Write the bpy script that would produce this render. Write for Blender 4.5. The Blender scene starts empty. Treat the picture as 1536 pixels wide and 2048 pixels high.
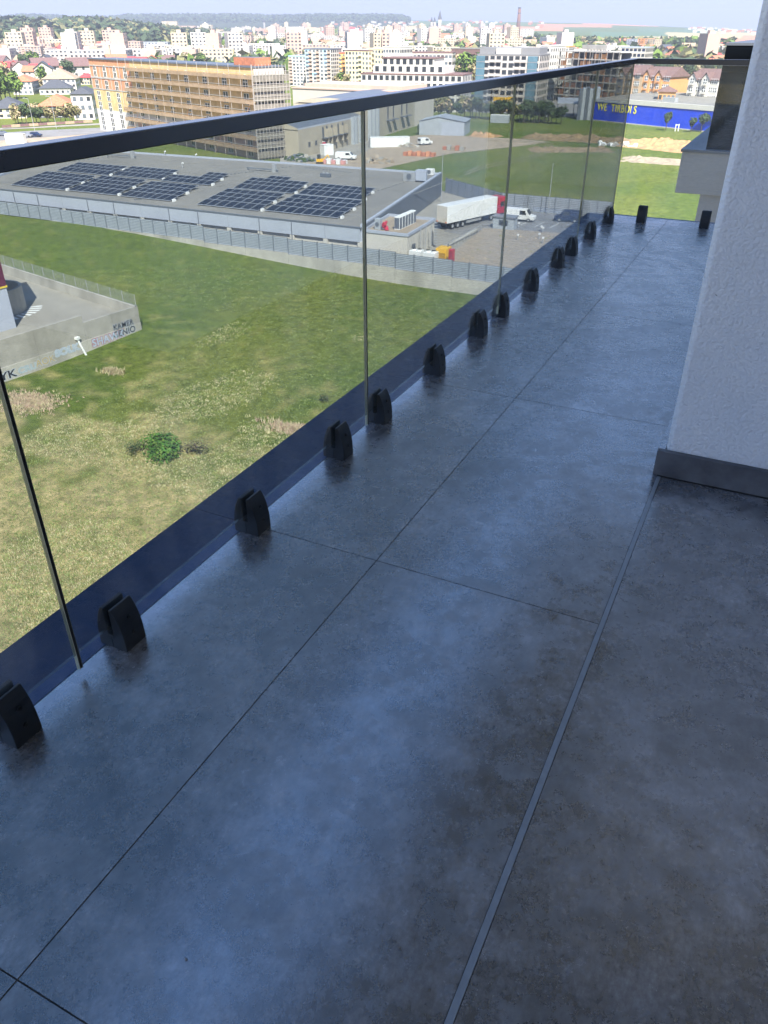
import bpy, bmesh, math, random
import numpy as np
from mathutils import Vector, Matrix, noise
from math import radians, sin, cos, tan, pi, hypot, atan2, sqrt
random.seed(7); rnd = random.random
C = bpy.context.scene.collection
S = bpy.context.scene
# ------------------------------------------------------------------ camera
PITCH, YAW, CH, FPX = radians(31.9), radians(26.1), 1.25, 1547.0
cd = bpy.data.cameras.new('camera'); cam = bpy.data.objects.new('camera', cd); C.objects.link(cam)
cd.sensor_fit = 'VERTICAL'; cd.sensor_height = 24.0; cd.lens = 24.0*FPX/2048
cam.location = (0, 0, CH); cam.rotation_euler = (pi/2-PITCH, 0, YAW)
cd.clip_start = 0.02; cd.clip_end = 20000; S.camera = cam
# ------------------------------------------------------------------ light
SUN_EL, SUN_AZ = radians(47), atan2(0.60, -0.80)      # azimuth from +Y towards +X
W = bpy.data.worlds.new('World'); S.world = W; W.use_nodes = True
nt = W.node_tree; nt.nodes.clear()
sky = nt.nodes.new('ShaderNodeTexSky'); sky.sky_type = 'NISHITA'; sky.sun_disc = False
sky.sun_elevation = SUN_EL; sky.sun_rotation = SUN_AZ; sky.altitude = 300; sky.air_density = 1.0; sky.dust_density = 0.6; sky.ozone_density = 2.0
bg = nt.nodes.new('ShaderNodeBackground'); bg.inputs['Strength'].default_value = 0.15
wo = nt.nodes.new('ShaderNodeOutputWorld'); 
sp_ = nt.nodes.new('ShaderNodeSeparateColor'); cb_ = nt.nodes.new('ShaderNodeCombineColor'); nt.links.new(sky.outputs[0], sp_.inputs[0])
for ch, (gn, cp) in enumerate(((.53, .58), (1.05, 1.12), (3.4, 2.5))):      # soft shoulder, as haze gives an even pale horizon
    d_ = nt.nodes.new('ShaderNodeMath'); d_.operation = 'MULTIPLY_ADD'; d_.inputs[1].default_value = cp; d_.inputs[2].default_value = 1.0; nt.links.new(sp_.outputs[ch], d_.inputs[0])
    e_ = nt.nodes.new('ShaderNodeMath'); e_.operation = 'DIVIDE'; nt.links.new(sp_.outputs[ch], e_.inputs[0]); nt.links.new(d_.outputs[0], e_.inputs[1])
    f_ = nt.nodes.new('ShaderNodeMath'); f_.operation = 'MULTIPLY'; f_.inputs[1].default_value = gn; nt.links.new(e_.outputs[0], f_.inputs[0]); nt.links.new(f_.outputs[0], cb_.inputs[ch])
nt.links.new(cb_.outputs[0], bg.inputs[0]); nt.links.new(bg.outputs[0], wo.inputs[0])
sl = bpy.data.lights.new('sun', 'SUN'); sl.energy = 2.0; sl.angle = radians(0.5); sl.color = (1.0, 0.955, 0.90)
so = bpy.data.objects.new('sun', sl); C.objects.link(so)
sd = Vector((sin(SUN_AZ)*cos(SUN_EL), cos(SUN_AZ)*cos(SUN_EL), sin(SUN_EL)))
so.rotation_euler = sd.to_track_quat('Z', 'Y').to_euler(); so.location = sd*100
S.view_settings.view_transform = 'Standard'; S.view_settings.look = 'None'; S.view_settings.gamma = 1; S.view_settings.use_curve_mapping = False
S.view_settings.exposure = 2.7
G = -28.5
# ------------------------------------------------------------------ helpers
def ray(px, py):
    x = (px-768)/FPX; z = -(py-1024)/FPX
    fy = cos(PITCH)+z*sin(PITCH); uz = -sin(PITCH)+z*cos(PITCH)
    return np.array([x*cos(YAW)-fy*sin(YAW), x*sin(YAW)+fy*cos(YAW), uz])
def at(px, py, z):
    d = ray(px, py); return Vector(d*((z-CH)/d[2])+np.array([0, 0, CH]))
def far(px, py, D):
    d = ray(px, py); return Vector(d*(D/hypot(d[0], d[1]))+np.array([0, 0, CH]))
def proj(X, Y, Z):
    Z = Z-CH; x = X*cos(YAW)+Y*sin(YAW); fw = -X*sin(YAW)+Y*cos(YAW)
    d = fw*cos(PITCH)-Z*sin(PITCH); u = fw*sin(PITCH)+Z*cos(PITCH)
    return 768+FPX*x/d, 1024-FPX*u/d
def sms(t):
    t = np.clip(t, 0, 1); return t*t*(3-2*t)
SKY = [(-900, 44), (0, 40), (60, 35), (110, 36), (150, 40), (235, 38), (260, 34), (480, 33), (560, 35), (640, 32), (800, 34), (822, 40), (1000, 43), (1200, 47), (1500, 60), (2400, 66)]
def hill_start(col): return 3200-1780*sms((np.asarray(col, float)-830)/330)
def terr(x, y):
    x = np.asarray(x, float); y = np.asarray(y, float)
    D = np.hypot(x, y)
    s = sms(np.clip((x+118)/75+(107-y)/70, 0, 1))*(1-sms((y-160)/90))
    z = G-3.0*s
    z = z+0.25*np.sin(x*.11+1.3)*np.sin(y*.09)*np.clip((y-20)/60, 0, 1)*(y < 104)*(x > -110)*s
    z = z-1.15*sms((84-y)/26)*s
    # azimuth -> picture column on the horizon, for the outline of the hills
    az = np.arctan2(x, y)+YAW
    col = 768+FPX/cos(PITCH)*np.tan(np.clip(az, -1.3, 1.3))
    ys = np.interp(col, [p[0] for p in SKY], [p[1] for p in SKY])
    hz = (60.9-ys)/2146*5600
    Dh = hill_start(col)
    z = z+np.clip(D-700, 0, Dh-700)*0.0115; hz = hz+28.75-(Dh-700)*.0115
    z = z+sms((D-Dh)/(5600-Dh))*hz*0.985
    # wooded ridge on the left
    z = z+22*np.exp(-((D-1900)/420)**2)*sms((430-col)/260)
    return z
def ghit(px, py):
    d = ray(px, py); h = hypot(d[0], d[1]); D = 60.0
    while D < 5600:
        z = CH+d[2]/h*D
        if z <= terr(d[0]/h*D, d[1]/h*D): break
        D += max(4, D*.01)
    return D
MATS = {}
def mat(name, col, rough=.8, var=.12, scale=3., metal=0., bump=0., bscale=None, coords='Position', spec=.4, dirt=None):
    if name in MATS: return MATS[name]
    m = bpy.data.materials.new(name); m.use_nodes = True; n = m.node_tree; b = n.nodes['Principled BSDF']
    b.inputs['Roughness'].default_value = rough; b.inputs['Metallic'].default_value = metal; b.inputs['Specular IOR Level'].default_value = spec
    g = n.nodes.new('ShaderNodeNewGeometry')
    t = n.nodes.new('ShaderNodeTexNoise'); t.inputs['Scale'].default_value = scale; t.inputs['Detail'].default_value = 5; t.inputs['Roughness'].default_value = .6
    n.links.new(g.outputs['Position'], t.inputs['Vector'])
    r = n.nodes.new('ShaderNodeValToRGB'); c = col
    r.color_ramp.elements[0].position = .3; r.color_ramp.elements[1].position = .7
    r.color_ramp.elements[0].color = (c[0]*(1-var), c[1]*(1-var), c[2]*(1-var), 1)
    r.color_ramp.elements[1].color = (min(1, c[0]*(1+var)), min(1, c[1]*(1+var)), min(1, c[2]*(1+var)), 1)
    n.links.new(t.outputs['Fac'], r.inputs['Fac'])
    out = r.outputs['Color']
    if dirt:
        t2 = n.nodes.new('ShaderNodeTexNoise'); t2.inputs['Scale'].default_value = scale*.23; t2.inputs['Detail'].default_value = 6
        mp = n.nodes.new('ShaderNodeMapping'); mp.inputs['Scale'].default_value = (1, 1, .25)
        n.links.new(g.outputs['Position'], mp.inputs[0]); n.links.new(mp.outputs[0], t2.inputs['Vector'])
        r2 = n.nodes.new('ShaderNodeValToRGB'); r2.color_ramp.elements[0].position = .48; r2.color_ramp.elements[1].position = .72
        n.links.new(t2.outputs['Fac'], r2.inputs['Fac'])
        mx = n.nodes.new('ShaderNodeMixRGB'); mx.inputs[2].default_value = (*dirt, 1); n.links.new(out, mx.inputs[1])
        ml = n.nodes.new('ShaderNodeMath'); ml.operation = 'MULTIPLY'; ml.inputs[1].default_value = .6; n.links.new(r2.outputs[0], ml.inputs[0]); n.links.new(ml.outputs[0], mx.inputs[0])
        out = mx.outputs[0]
    n.links.new(out, b.inputs['Base Color'])
    if bump:
        t3 = n.nodes.new('ShaderNodeTexNoise'); t3.inputs['Scale'].default_value = bscale or scale*4; t3.inputs['Detail'].default_value = 4
        n.links.new(g.outputs['Position'], t3.inputs['Vector'])
        bp = n.nodes.new('ShaderNodeBump'); bp.inputs['Strength'].default_value = 1; bp.inputs['Distance'].default_value = bump
        n.links.new(t3.outputs['Fac'], bp.inputs['Height']); n.links.new(bp.outputs[0], b.inputs['Normal'])
    MATS[name] = m; return m
class MB:
    def __init__(s): s.v = []; s.f = []; s.m = []; s.mats = []
    def mi(s, m):
        if m not in s.mats: s.mats.append(m)
        return s.mats.index(m)
    def poly(s, pts, m):
        k = len(s.v); s.v += [tuple(p) for p in pts]; s.f.append(tuple(range(k, k+len(pts)))); s.m.append(s.mi(m)); return s
    def hexa(s, p, m):      # 8 points: bottom ccw 0-3, top 4-7
        k = len(s.v); s.v += [tuple(q) for q in p]; i = s.mi(m)
        for f in ((3, 2, 1, 0), (4, 5, 6, 7), (0, 1, 5, 4), (1, 2, 6, 5), (2, 3, 7, 6), (3, 0, 4, 7)):
            s.f.append(tuple(k+j for j in f)); s.m.append(i)
        return s
    def box(s, a, b, m):
        x0, y0, z0 = a; x1, y1, z1 = b
        return s.hexa([(x0, y0, z0), (x1, y0, z0), (x1, y1, z0), (x0, y1, z0), (x0, y0, z1), (x1, y0, z1), (x1, y1, z1), (x0, y1, z1)], m)
    def obox(s, c, ax, hl, hw, hh, m):   # oriented box: axis vector, half length/width/height
        ax = Vector(ax).normalized(); up = Vector((0, 0, 1)) if abs(ax.z) < .9 else Vector((1, 0, 0))
        si = ax.cross(up).normalized(); u = si.cross(ax); c = Vector(c); P = []
        for w in (-1, 1):
            for a, b_ in ((-1, 1), (1, 1), (1, -1), (-1, -1)): P.append(c+ax*hl*a+si*hw*b_+u*hh*w)
        return s.hexa(P, m)
    def bar(s, a, b, r, m): a = Vector(a); b = Vector(b); return s.obox((a+b)/2, b-a, (b-a).length/2, r, r, m)
    def prism(s, pts, z0, z1, m, mtop=None):
        k = len(s.v); n = len(pts)
        s.v += [(p[0], p[1], z0) for p in pts]+[(p[0], p[1], z1) for p in pts]; i = s.mi(m)
        for j in range(n): s.f.append((k+j, k+(j+1) % n, k+n+(j+1) % n, k+n+j)); s.m.append(i)
        s.f.append(tuple(k+n-1-j for j in range(n))); s.m.append(i)
        s.f.append(tuple(k+n+j for j in range(n))); s.m.append(s.mi(mtop or m)); return s
    def cyl(s, a, b, r, m, n=12, r2=None):
        a = Vector(a); b = Vector(b); ax = (b-a).normalized(); t = Vector((1, 0, 0)) if abs(ax.x) < .9 else Vector((0, 1, 0))
        u = ax.cross(t).normalized(); w = ax.cross(u); r2 = r if r2 is None else r2; k = len(s.v); i = s.mi(m)
        for c, rr in ((a, r), (b, r2)):
            for j in range(n): s.v.append(tuple(c+(u*cos(2*pi*j/n)+w*sin(2*pi*j/n))*rr))
        for j in range(n): s.f.append((k+j, k+(j+1) % n, k+n+(j+1) % n, k+n+j)); s.m.append(i)
        s.f.append(tuple(k+n-1-j for j in range(n))); s.m.append(i); s.f.append(tuple(k+n+j for j in range(n))); s.m.append(i); return s
    def mesh(s, name, smooth=False):
        me = bpy.data.meshes.new(name); me.from_pydata(s.v, [], s.f)
        for m in s.mats: me.materials.append(m)
        me.polygons.foreach_set('material_index', s.m)
        if smooth: me.polygons.foreach_set('use_smooth', [True]*len(s.f))
        me.validate(); me.update(); return me
    def build(s, name, parent=None, smooth=False, bev=0):
        o = bpy.data.objects.new(name, s.mesh(name, smooth)); C.objects.link(o)
        if parent: o.parent = parent
        if bev:
            md = o.modifiers.new('bevel', 'BEVEL'); md.width = bev; md.segments = 2; md.limit_method = 'ANGLE'
        return o
def inst(name, me, parent=None, loc=(0, 0, 0), rot=(0, 0, 0), sc=None):
    o = bpy.data.objects.new(name, me); C.objects.link(o); o.location = loc; o.rotation_euler = rot
    if sc: o.scale = sc
    if parent: o.parent = parent
    return o
def tag(o, label=None, cat=None, group=None, kind=None):
    if label: o['label'] = label
    if cat: o['category'] = cat
    if group: o['group'] = group
    if kind: o['kind'] = kind
    return o
def thing(name, label, cat, loc=(0, 0, 0), rz=0, group=None):
    o = bpy.data.objects.new(name, None); C.objects.link(o); o.location = loc; o.rotation_euler = (0, 0, rz); o.empty_display_size = .2
    return tag(o, label, cat, group)
def copy_tree(o, parent=None):
    c = o.copy(); C.objects.link(c); c.parent = parent
    for ch in list(o.children): copy_tree(ch, c)
    return c
def textmesh(txt, size, depth, m, off=0.0, squash=1.0):
    cu = bpy.data.curves.new('t', 'FONT'); cu.body = txt; cu.size = size; cu.extrude = depth; cu.offset = off; cu.space_character = 1.05
    o = bpy.data.objects.new('t', cu); C.objects.link(o); dg = bpy.context.evaluated_depsgraph_get()
    me = bpy.data.meshes.new_from_object(o.evaluated_get(dg)); bpy.data.objects.remove(o); me.materials.clear(); me.materials.append(m); return me
# ------------------------------------------------------------------ materials
def tile_material():
    m = bpy.data.materials.new('porcelain tile'); m.use_nodes = True; n = m.node_tree; L = n.links.new; b = n.nodes['Principled BSDF']
    g = n.nodes.new('ShaderNodeNewGeometry'); oi = n.nodes.new('ShaderNodeObjectInfo')
    ad = n.nodes.new('ShaderNodeVectorMath'); ad.operation = 'MULTIPLY_ADD'; ad.inputs[1].default_value = (37, 23, 11); L(oi.outputs['Random'], ad.inputs[0]); L(g.outputs['Position'], ad.inputs[2])
    def nz(scale, det, ro=.6, vec=None, sc3=None):
        t = n.nodes.new('ShaderNodeTexNoise'); t.inputs['Scale'].default_value = scale; t.inputs['Detail'].default_value = det; t.inputs['Roughness'].default_value = ro
        v = vec or ad.outputs[0]
        if sc3:
            mp = n.nodes.new('ShaderNodeMapping'); mp.inputs['Scale'].default_value = sc3; L(v, mp.inputs[0]); v = mp.outputs[0]
        L(v, t.inputs['Vector']); return t.outputs['Fac']
    def ramp(f, p0, c0, p1, c1):
        r = n.nodes.new('ShaderNodeValToRGB'); r.color_ramp.elements[0].position = p0; r.color_ramp.elements[1].position = p1
        r.color_ramp.elements[0].color = (*c0, 1); r.color_ramp.elements[1].color = (*c1, 1); L(f, r.inputs[0]); return r.outputs[0]
    def mix(f, a, c, mode='MIX'):
        x = n.nodes.new('ShaderNodeMixRGB'); x.blend_type = mode
        if isinstance(f, float): x.inputs[0].default_value = f
        else: L(f, x.inputs[0])
        L(a, x.inputs[1]); L(c, x.inputs[2]); return x.outputs[0]
    big = ramp(nz(2.2, 6, .65), .34, (.075, .076, .084), .66, (.202, .203, .220))
    mid = ramp(nz(14, 8, .75), .37, (.50, .50, .50), .65, (1.55, 1.55, 1.55))
    fine = ramp(nz(95, 6, .7, sc3=(1, .55, 1)), .36, (.66, .66, .66), .68, (1.34, 1.34, 1.34))
    col = mix(1.0, mix(1.0, big, mid, 'MULTIPLY'), fine, 'MULTIPLY')
    speck = ramp(nz(120, 3, .6), .64, (0, 0, 0), .72, (1, 1, 1))
    mm = n.nodes.new('ShaderNodeMath'); mm.operation = 'MULTIPLY'; mm.inputs[1].default_value = .35; L(speck, mm.inputs[0])
    cc = n.nodes.new('ShaderNodeRGB'); cc.outputs[0].default_value = (.26, .26, .27, 1)
    col = mix(mm.outputs[0], col, cc.outputs[0])
    L(col, b.inputs['Base Color'])
    # smears left by a mop: swirled noise in the gloss
    sw = n.nodes.new('ShaderNodeTexNoise'); sw.inputs['Scale'].default_value = 1.5; sw.inputs['Detail'].default_value = 3; sw.inputs['Distortion'].default_value = 3.5; L(g.outputs['Position'], sw.inputs['Vector'])
    r1 = ramp(sw.outputs['Fac'], .38, (.21,)*3, .62, (.31,)*3)
    r2 = ramp(nz(24, 8, .75), .34, (.72,)*3, .68, (1.42,)*3)
    L(mix(1.0, r1, r2, 'MULTIPLY'), b.inputs['Roughness']); b.inputs['Specular IOR Level'].default_value = 1.0; b.inputs['IOR'].default_value = 2.05
    bp = n.nodes.new('ShaderNodeBump'); bp.inputs['Strength'].default_value = .35; bp.inputs['Distance'].default_value = .0006
    L(nz(140, 6, .7), bp.inputs['Height']); L(bp.outputs[0], b.inputs['Normal'])
    return m
M_tile = tile_material()
def stucco():
    m = bpy.data.materials.new('white stucco'); m.use_nodes = True; n = m.node_tree; L = n.links.new; b = n.nodes['Principled BSDF']
    g = n.nodes.new('ShaderNodeNewGeometry'); b.inputs['Roughness'].default_value = .9; b.inputs['Specular IOR Level'].default_value = .2
    t = n.nodes.new('ShaderNodeTexNoise'); t.inputs['Scale'].default_value = 5; t.inputs['Detail'].default_value = 6; L(g.outputs['Position'], t.inputs['Vector'])
    r = n.nodes.new('ShaderNodeValToRGB'); r.color_ramp.elements[0].color = (.86, .88, .91, 1); r.color_ramp.elements[1].color = (.93, .94, .96, 1); r.color_ramp.elements[0].position = .3; r.color_ramp.elements[1].position = .7
    L(t.outputs['Fac'], r.inputs[0])
    sp = n.nodes.new('ShaderNodeTexNoise'); sp.inputs['Scale'].default_value = 34; sp.inputs['Detail'].default_value = 2; L(g.outputs['Position'], sp.inputs['Vector'])
    sr = n.nodes.new('ShaderNodeValToRGB'); sr.color_ramp.elements[0].position = .80; sr.color_ramp.elements[1].position = .82; L(sp.outputs['Fac'], sr.inputs[0])
    mx = n.nodes.new('ShaderNodeMixRGB'); L(sr.outputs[0], mx.inputs[0]); L(r.outputs[0], mx.inputs[1]); mx.inputs[2].default_value = (.12, .11, .10, 1); L(mx.outputs[0], b.inputs['Base Color'])
    a = n.nodes.new('ShaderNodeTexNoise'); a.inputs['Scale'].default_value = 105; a.inputs['Detail'].default_value = 3; a.inputs['Distortion'].default_value = .8; L(g.outputs['Position'], a.inputs['Vector'])
    v = n.nodes.new('ShaderNodeTexVoronoi'); v.inputs['Scale'].default_value = 95; L(g.outputs['Position'], v.inputs['Vector'])
    ad = n.nodes.new('ShaderNodeMath'); ad.operation = 'MULTIPLY_ADD'; ad.inputs[1].default_value = -.6; L(v.outputs['Distance'], ad.inputs[0]); L(a.outputs['Fac'], ad.inputs[2])
    bp = n.nodes.new('ShaderNodeBump'); bp.inputs['Distance'].default_value = .0036; L(ad.outputs[0], bp.inputs['Height']); L(bp.outputs[0], b.inputs['Normal'])
    return m
M_stucco = stucco()
def glass_material(name, tint=(.90, .94, .92), ior=1.5):
    m = bpy.data.materials.new(name); m.use_nodes = True; n = m.node_tree; n.nodes.clear(); L = n.links.new
    o = n.nodes.new('ShaderNodeOutputMaterial'); fr = n.nodes.new('ShaderNodeFresnel'); fr.inputs['IOR'].default_value = ior
    g = n.nodes.new('ShaderNodeNewGeometry'); ml = n.nodes.new('ShaderNodeMix'); ml.data_type = 'FLOAT'
    ml.inputs['A'].default_value = ior; ml.inputs['B'].default_value = 1/ior; L(g.outputs['Backfacing'], ml.inputs['Factor'])
    # thin sheets: always treat as entering the glass
    tr = n.nodes.new('ShaderNodeBsdfTransparent'); tr.inputs[0].default_value = (*tint, 1)
    gl = n.nodes.new('ShaderNodeBsdfGlossy'); gl.inputs['Roughness'].default_value = .0; gl.inputs[0].default_value = (1, 1, 1, 1)
    L(ml.outputs['Result'], fr.inputs['IOR'])
    mx = n.nodes.new('ShaderNodeMixShader'); L(fr.outputs[0], mx.inputs[0]); L(tr.outputs[0], mx.inputs[1]); L(gl.outputs[0], mx.inputs[2]); 
    t = n.nodes.new('ShaderNodeTexNoise'); t.inputs['Scale'].default_value = 3.0; t.inputs['Detail'].default_value = 8; t.inputs['Roughness'].default_value = .7; t.inputs['Distortion'].default_value = 1.2
    mp = n.nodes.new('ShaderNodeMapping'); mp.inputs['Scale'].default_value = (1, 1, .35); L(g.outputs['Position'], mp.inputs[0]); L(mp.outputs[0], t.inputs['Vector'])
    mr = n.nodes.new('ShaderNodeMapRange'); mr.inputs['From Min'].default_value = .42; mr.inputs['From Max'].default_value = .75; mr.inputs['To Min'].default_value = .006; mr.inputs['To Max'].default_value = .06; L(t.outputs['Fac'], mr.inputs['Value'])
    df = n.nodes.new('ShaderNodeBsdfTranslucent'); df.inputs[0].default_value = (.75, .77, .8, 1)
    m2 = n.nodes.new('ShaderNodeMixShader'); L(mr.outputs[0], m2.inputs[0]); L(mx.outputs[0], m2.inputs[1]); L(df.outputs[0], m2.inputs[2]); L(m2.outputs[0], o.inputs[0])
    return m
M_glass = glass_material('grey tinted safety glass', (.69, .72, .71)); M_clear = glass_material('clear safety glass', (.96, .98, .97))
M_edgel = mat('glow tinted glass edge', (.60, .60, .46), .15, .05, 20, spec=.8)  # yellowish glow of sunlight through the pane edge is put into this colour
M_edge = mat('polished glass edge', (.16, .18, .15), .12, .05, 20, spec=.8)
M_anth = mat('anthracite powder coat', (.016, .021, .027), .42, .1, 40, spec=.45)
M_rail = mat('anthracite rail', (.018, .023, .034), .16, .05, 20, spec=.8)
M_cope = mat('anthracite coping sheet', (.019, .050, .125), .5, .12, 5, spec=.12)
M_grout = mat('dark grout', (.055, .053, .052), .95, .2, 60)
M_alu = mat('brushed aluminium', (.33, .35, .38), .38, .08, 50, metal=.3)
M_bolt = mat('bolt steel', (.05, .055, .06), .3, .1, 30, metal=.8)
M_white = mat('white render', (.46, .42, .37), .9, .05, .5)
M_whitec = mat('bright white render', (.56, .53, .47), .9, .04, .6)
M_cream = mat('cream render', (.50, .42, .29), .9, .06, .5)
M_pink = mat('pinkish render', (.46, .33, .26), .9, .06, .5)
M_yel = mat('yellow render', (.72, .55, .18), .9, .06, .5)
M_yelp = mat('pale yellow render', (.72, .64, .40), .9, .06, .5)
M_blue = mat('light blue render', (.33, .55, .74), .9, .06, .5)
M_orange = mat('orange render', (.62, .30, .12), .9, .06, .5)
M_brick = mat('orange hollow brick', (.60, .27, .14), .9, .25, 1.2)
M_ochre = mat('ochre insulation', (.60, .43, .20), .9, .2, .8)
M_conc = mat('concrete', (.36, .34, .30), .9, .14, .9, dirt=(.16, .15, .13))
M_concl = mat('light concrete', (.44, .42, .37), .9, .12, .9, dirt=(.2, .19, .16))
M_dwin = mat('dark window pane', (.035, .04, .045), .15, .3, .3, spec=.6)
M_gwin = mat('grey window pane', (.13, .15, .17), .15, .3, .3, spec=.6)
M_bwin = mat('teal curtain glass', (.09, .17, .21), .15, .2, .4, spec=.7)
M_fr = mat('white window frame', (.75, .75, .73), .6, .04, 2)
M_frg = mat('grey window frame', (.2, .2, .2), .6, .04, 2)
M_red = mat('red tile roof', (.42, .09, .05), .85, .25, 1.5)
M_redb = mat('bright red roof', (.52, .06, .06), .8, .1, 1.)
M_terra = mat('terracotta roof', (.45, .17, .09), .85, .25, 1.5)
M_brownr = mat('brown tile roof', (.17, .10, .09), .85, .25, 1.2)
M_tanr = mat('tan tile roof', (.36, .26, .17), .85, .2, 1.2)
M_darkr = mat('slate roof', (.075, .08, .09), .8, .15, 1.2)
M_grey = mat('grey roof membrane', (.22, .205, .18), .85, .10, .35, dirt=(.15, .145, .135))
M_greyl = mat('light grey sheet', (.36, .39, .42), .6, .08, .8)
M_lilac = mat('pale grey cladding', (.40, .43, .50), .5, .05, .4)
M_dgrey = mat('dark grey cladding', (.11, .125, .15), .5, .08, .6)
M_solar = mat('solar cell', (.006, .008, .018), .4, .3, .8, spec=.15)
M_solf = mat('solar frame', (.30, .32, .35), .5, .1, 2)
M_asph = mat('asphalt', (.21, .205, .20), .92, .12, .5, dirt=(.16, .15, .13))
M_ypav = mat('yard concrete', (.30, .28, .24), .92, .12, .4, dirt=(.2, .18, .15))
M_gravel = mat('brown gravel', (.34, .28, .21), .95, .35, 4.5, bump=.15, bscale=6)
M_dirt = mat('bare earth', (.34, .27, .19), .95, .2, .5, bump=.1, bscale=2)
M_sand = mat('orange earth', (.42, .25, .12), .95, .25, .4, bump=.4, bscale=.8)
M_fence = mat('fence slat', (.44, .48, .55), .5, .06, 1)
M_post = mat('fence post', (.15, .17, .20), .5, .06, 1)
M_purple = mat('purple panel', (.11, .02, .05), .5, .08, 1)
M_yline = mat('yellow trim', (.70, .52, .05), .5, .05, 1)
M_sblue = mat('royal blue wall', (.008, .05, .62), .5, .08, .3)
M_ytext = mat('yellow letters', (.80, .72, .02), .5, .03, 1)
M_rubber = mat('black rubber', (.02, .02, .02), .8, .1, 5)
M_vwhite = mat('white vehicle paint', (.78, .78, .76), .3, .04, 1)
M_vblue = mat('navy vehicle paint', (.012, .022, .06), .25, .1, 1)
M_vred = mat('red vehicle paint', (.45, .02, .05), .3, .1, 1)
M_vgrey = mat('grey vehicle paint', (.22, .23, .25), .3, .1, 1)
M_vyel = mat('yellow machine paint', (.75, .42, .02), .5, .1, 1)
M_wood = mat('scaffold board', (.30, .20, .11), .9, .3, 1.5)
M_pole = mat('scaffold tube', (.42, .38, .34), .5, .1, 2)
M_bark = mat('bark', (.09, .07, .05), .95, .3, 3)
M_galv = mat('galvanised steel', (.45, .46, .47), .45, .1, 2, metal=.4)
M_cloth = mat('red cloth', (.5, .02, .05), .9, .1, 3)
def leaf(name, c):
    m = mat(name, c, .75, .35, .9, spec=.25); b = m.node_tree.nodes['Principled BSDF']; return m
M_leaf = leaf('dark leaves', (.055, .085, .03)); M_leaf2 = leaf('fresh leaves', (.13, .20, .035)); M_leaf3 = leaf('olive leaves', (.20, .19, .08)); M_leaf4 = leaf('bush leaves', (.07, .17, .025))
M_leaf5 = leaf('forest leaves', (.055, .08, .035)); M_dry = leaf('dry twigs', (.40, .30, .18))

# ================================================================== TERRAIN
def field_colour(x, y, D, px, py):
    n = len(x); col = np.zeros((n, 3))
    green = np.array([.135, .165, .038]); g2 = np.array([.092, .138, .028]); dry = np.array([.46, .38, .22]); yel = np.array([.27, .26, .09])
    nz = np.array([noise.noise((a*.045, b*.045, 0)) for a, b in zip(x, y)]); nz2 = np.array([noise.noise((a*.16, b*.16, 5)) for a, b in zip(x, y)])
    nz3 = np.array([noise.noise((a*.5, b*.5, 9)) for a, b in zip(x, y)])
    t = sms(.5+nz*1.5+nz2*.45)[:, None]; col = green*(1-t)+g2*t
    # drier towards the foot of the tower
    ds = np.clip((58-y)/30, 0, 1)+(py > 700)*.08; d = sms(ds*1.25+(nz2*.85+nz3*.7)*np.clip((88-y)/35, .06, 1)-.03)[:, None]; col = col*(1-d*.9)+(dry*.72+yel*.28)*d*.9
    t = (sms((nz3+nz2*.4-.15)*2.2)*np.clip((150-y)/90, .12, 1))[:, None]*.35; col = col*(1-t)+yel*t
    return col
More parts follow.
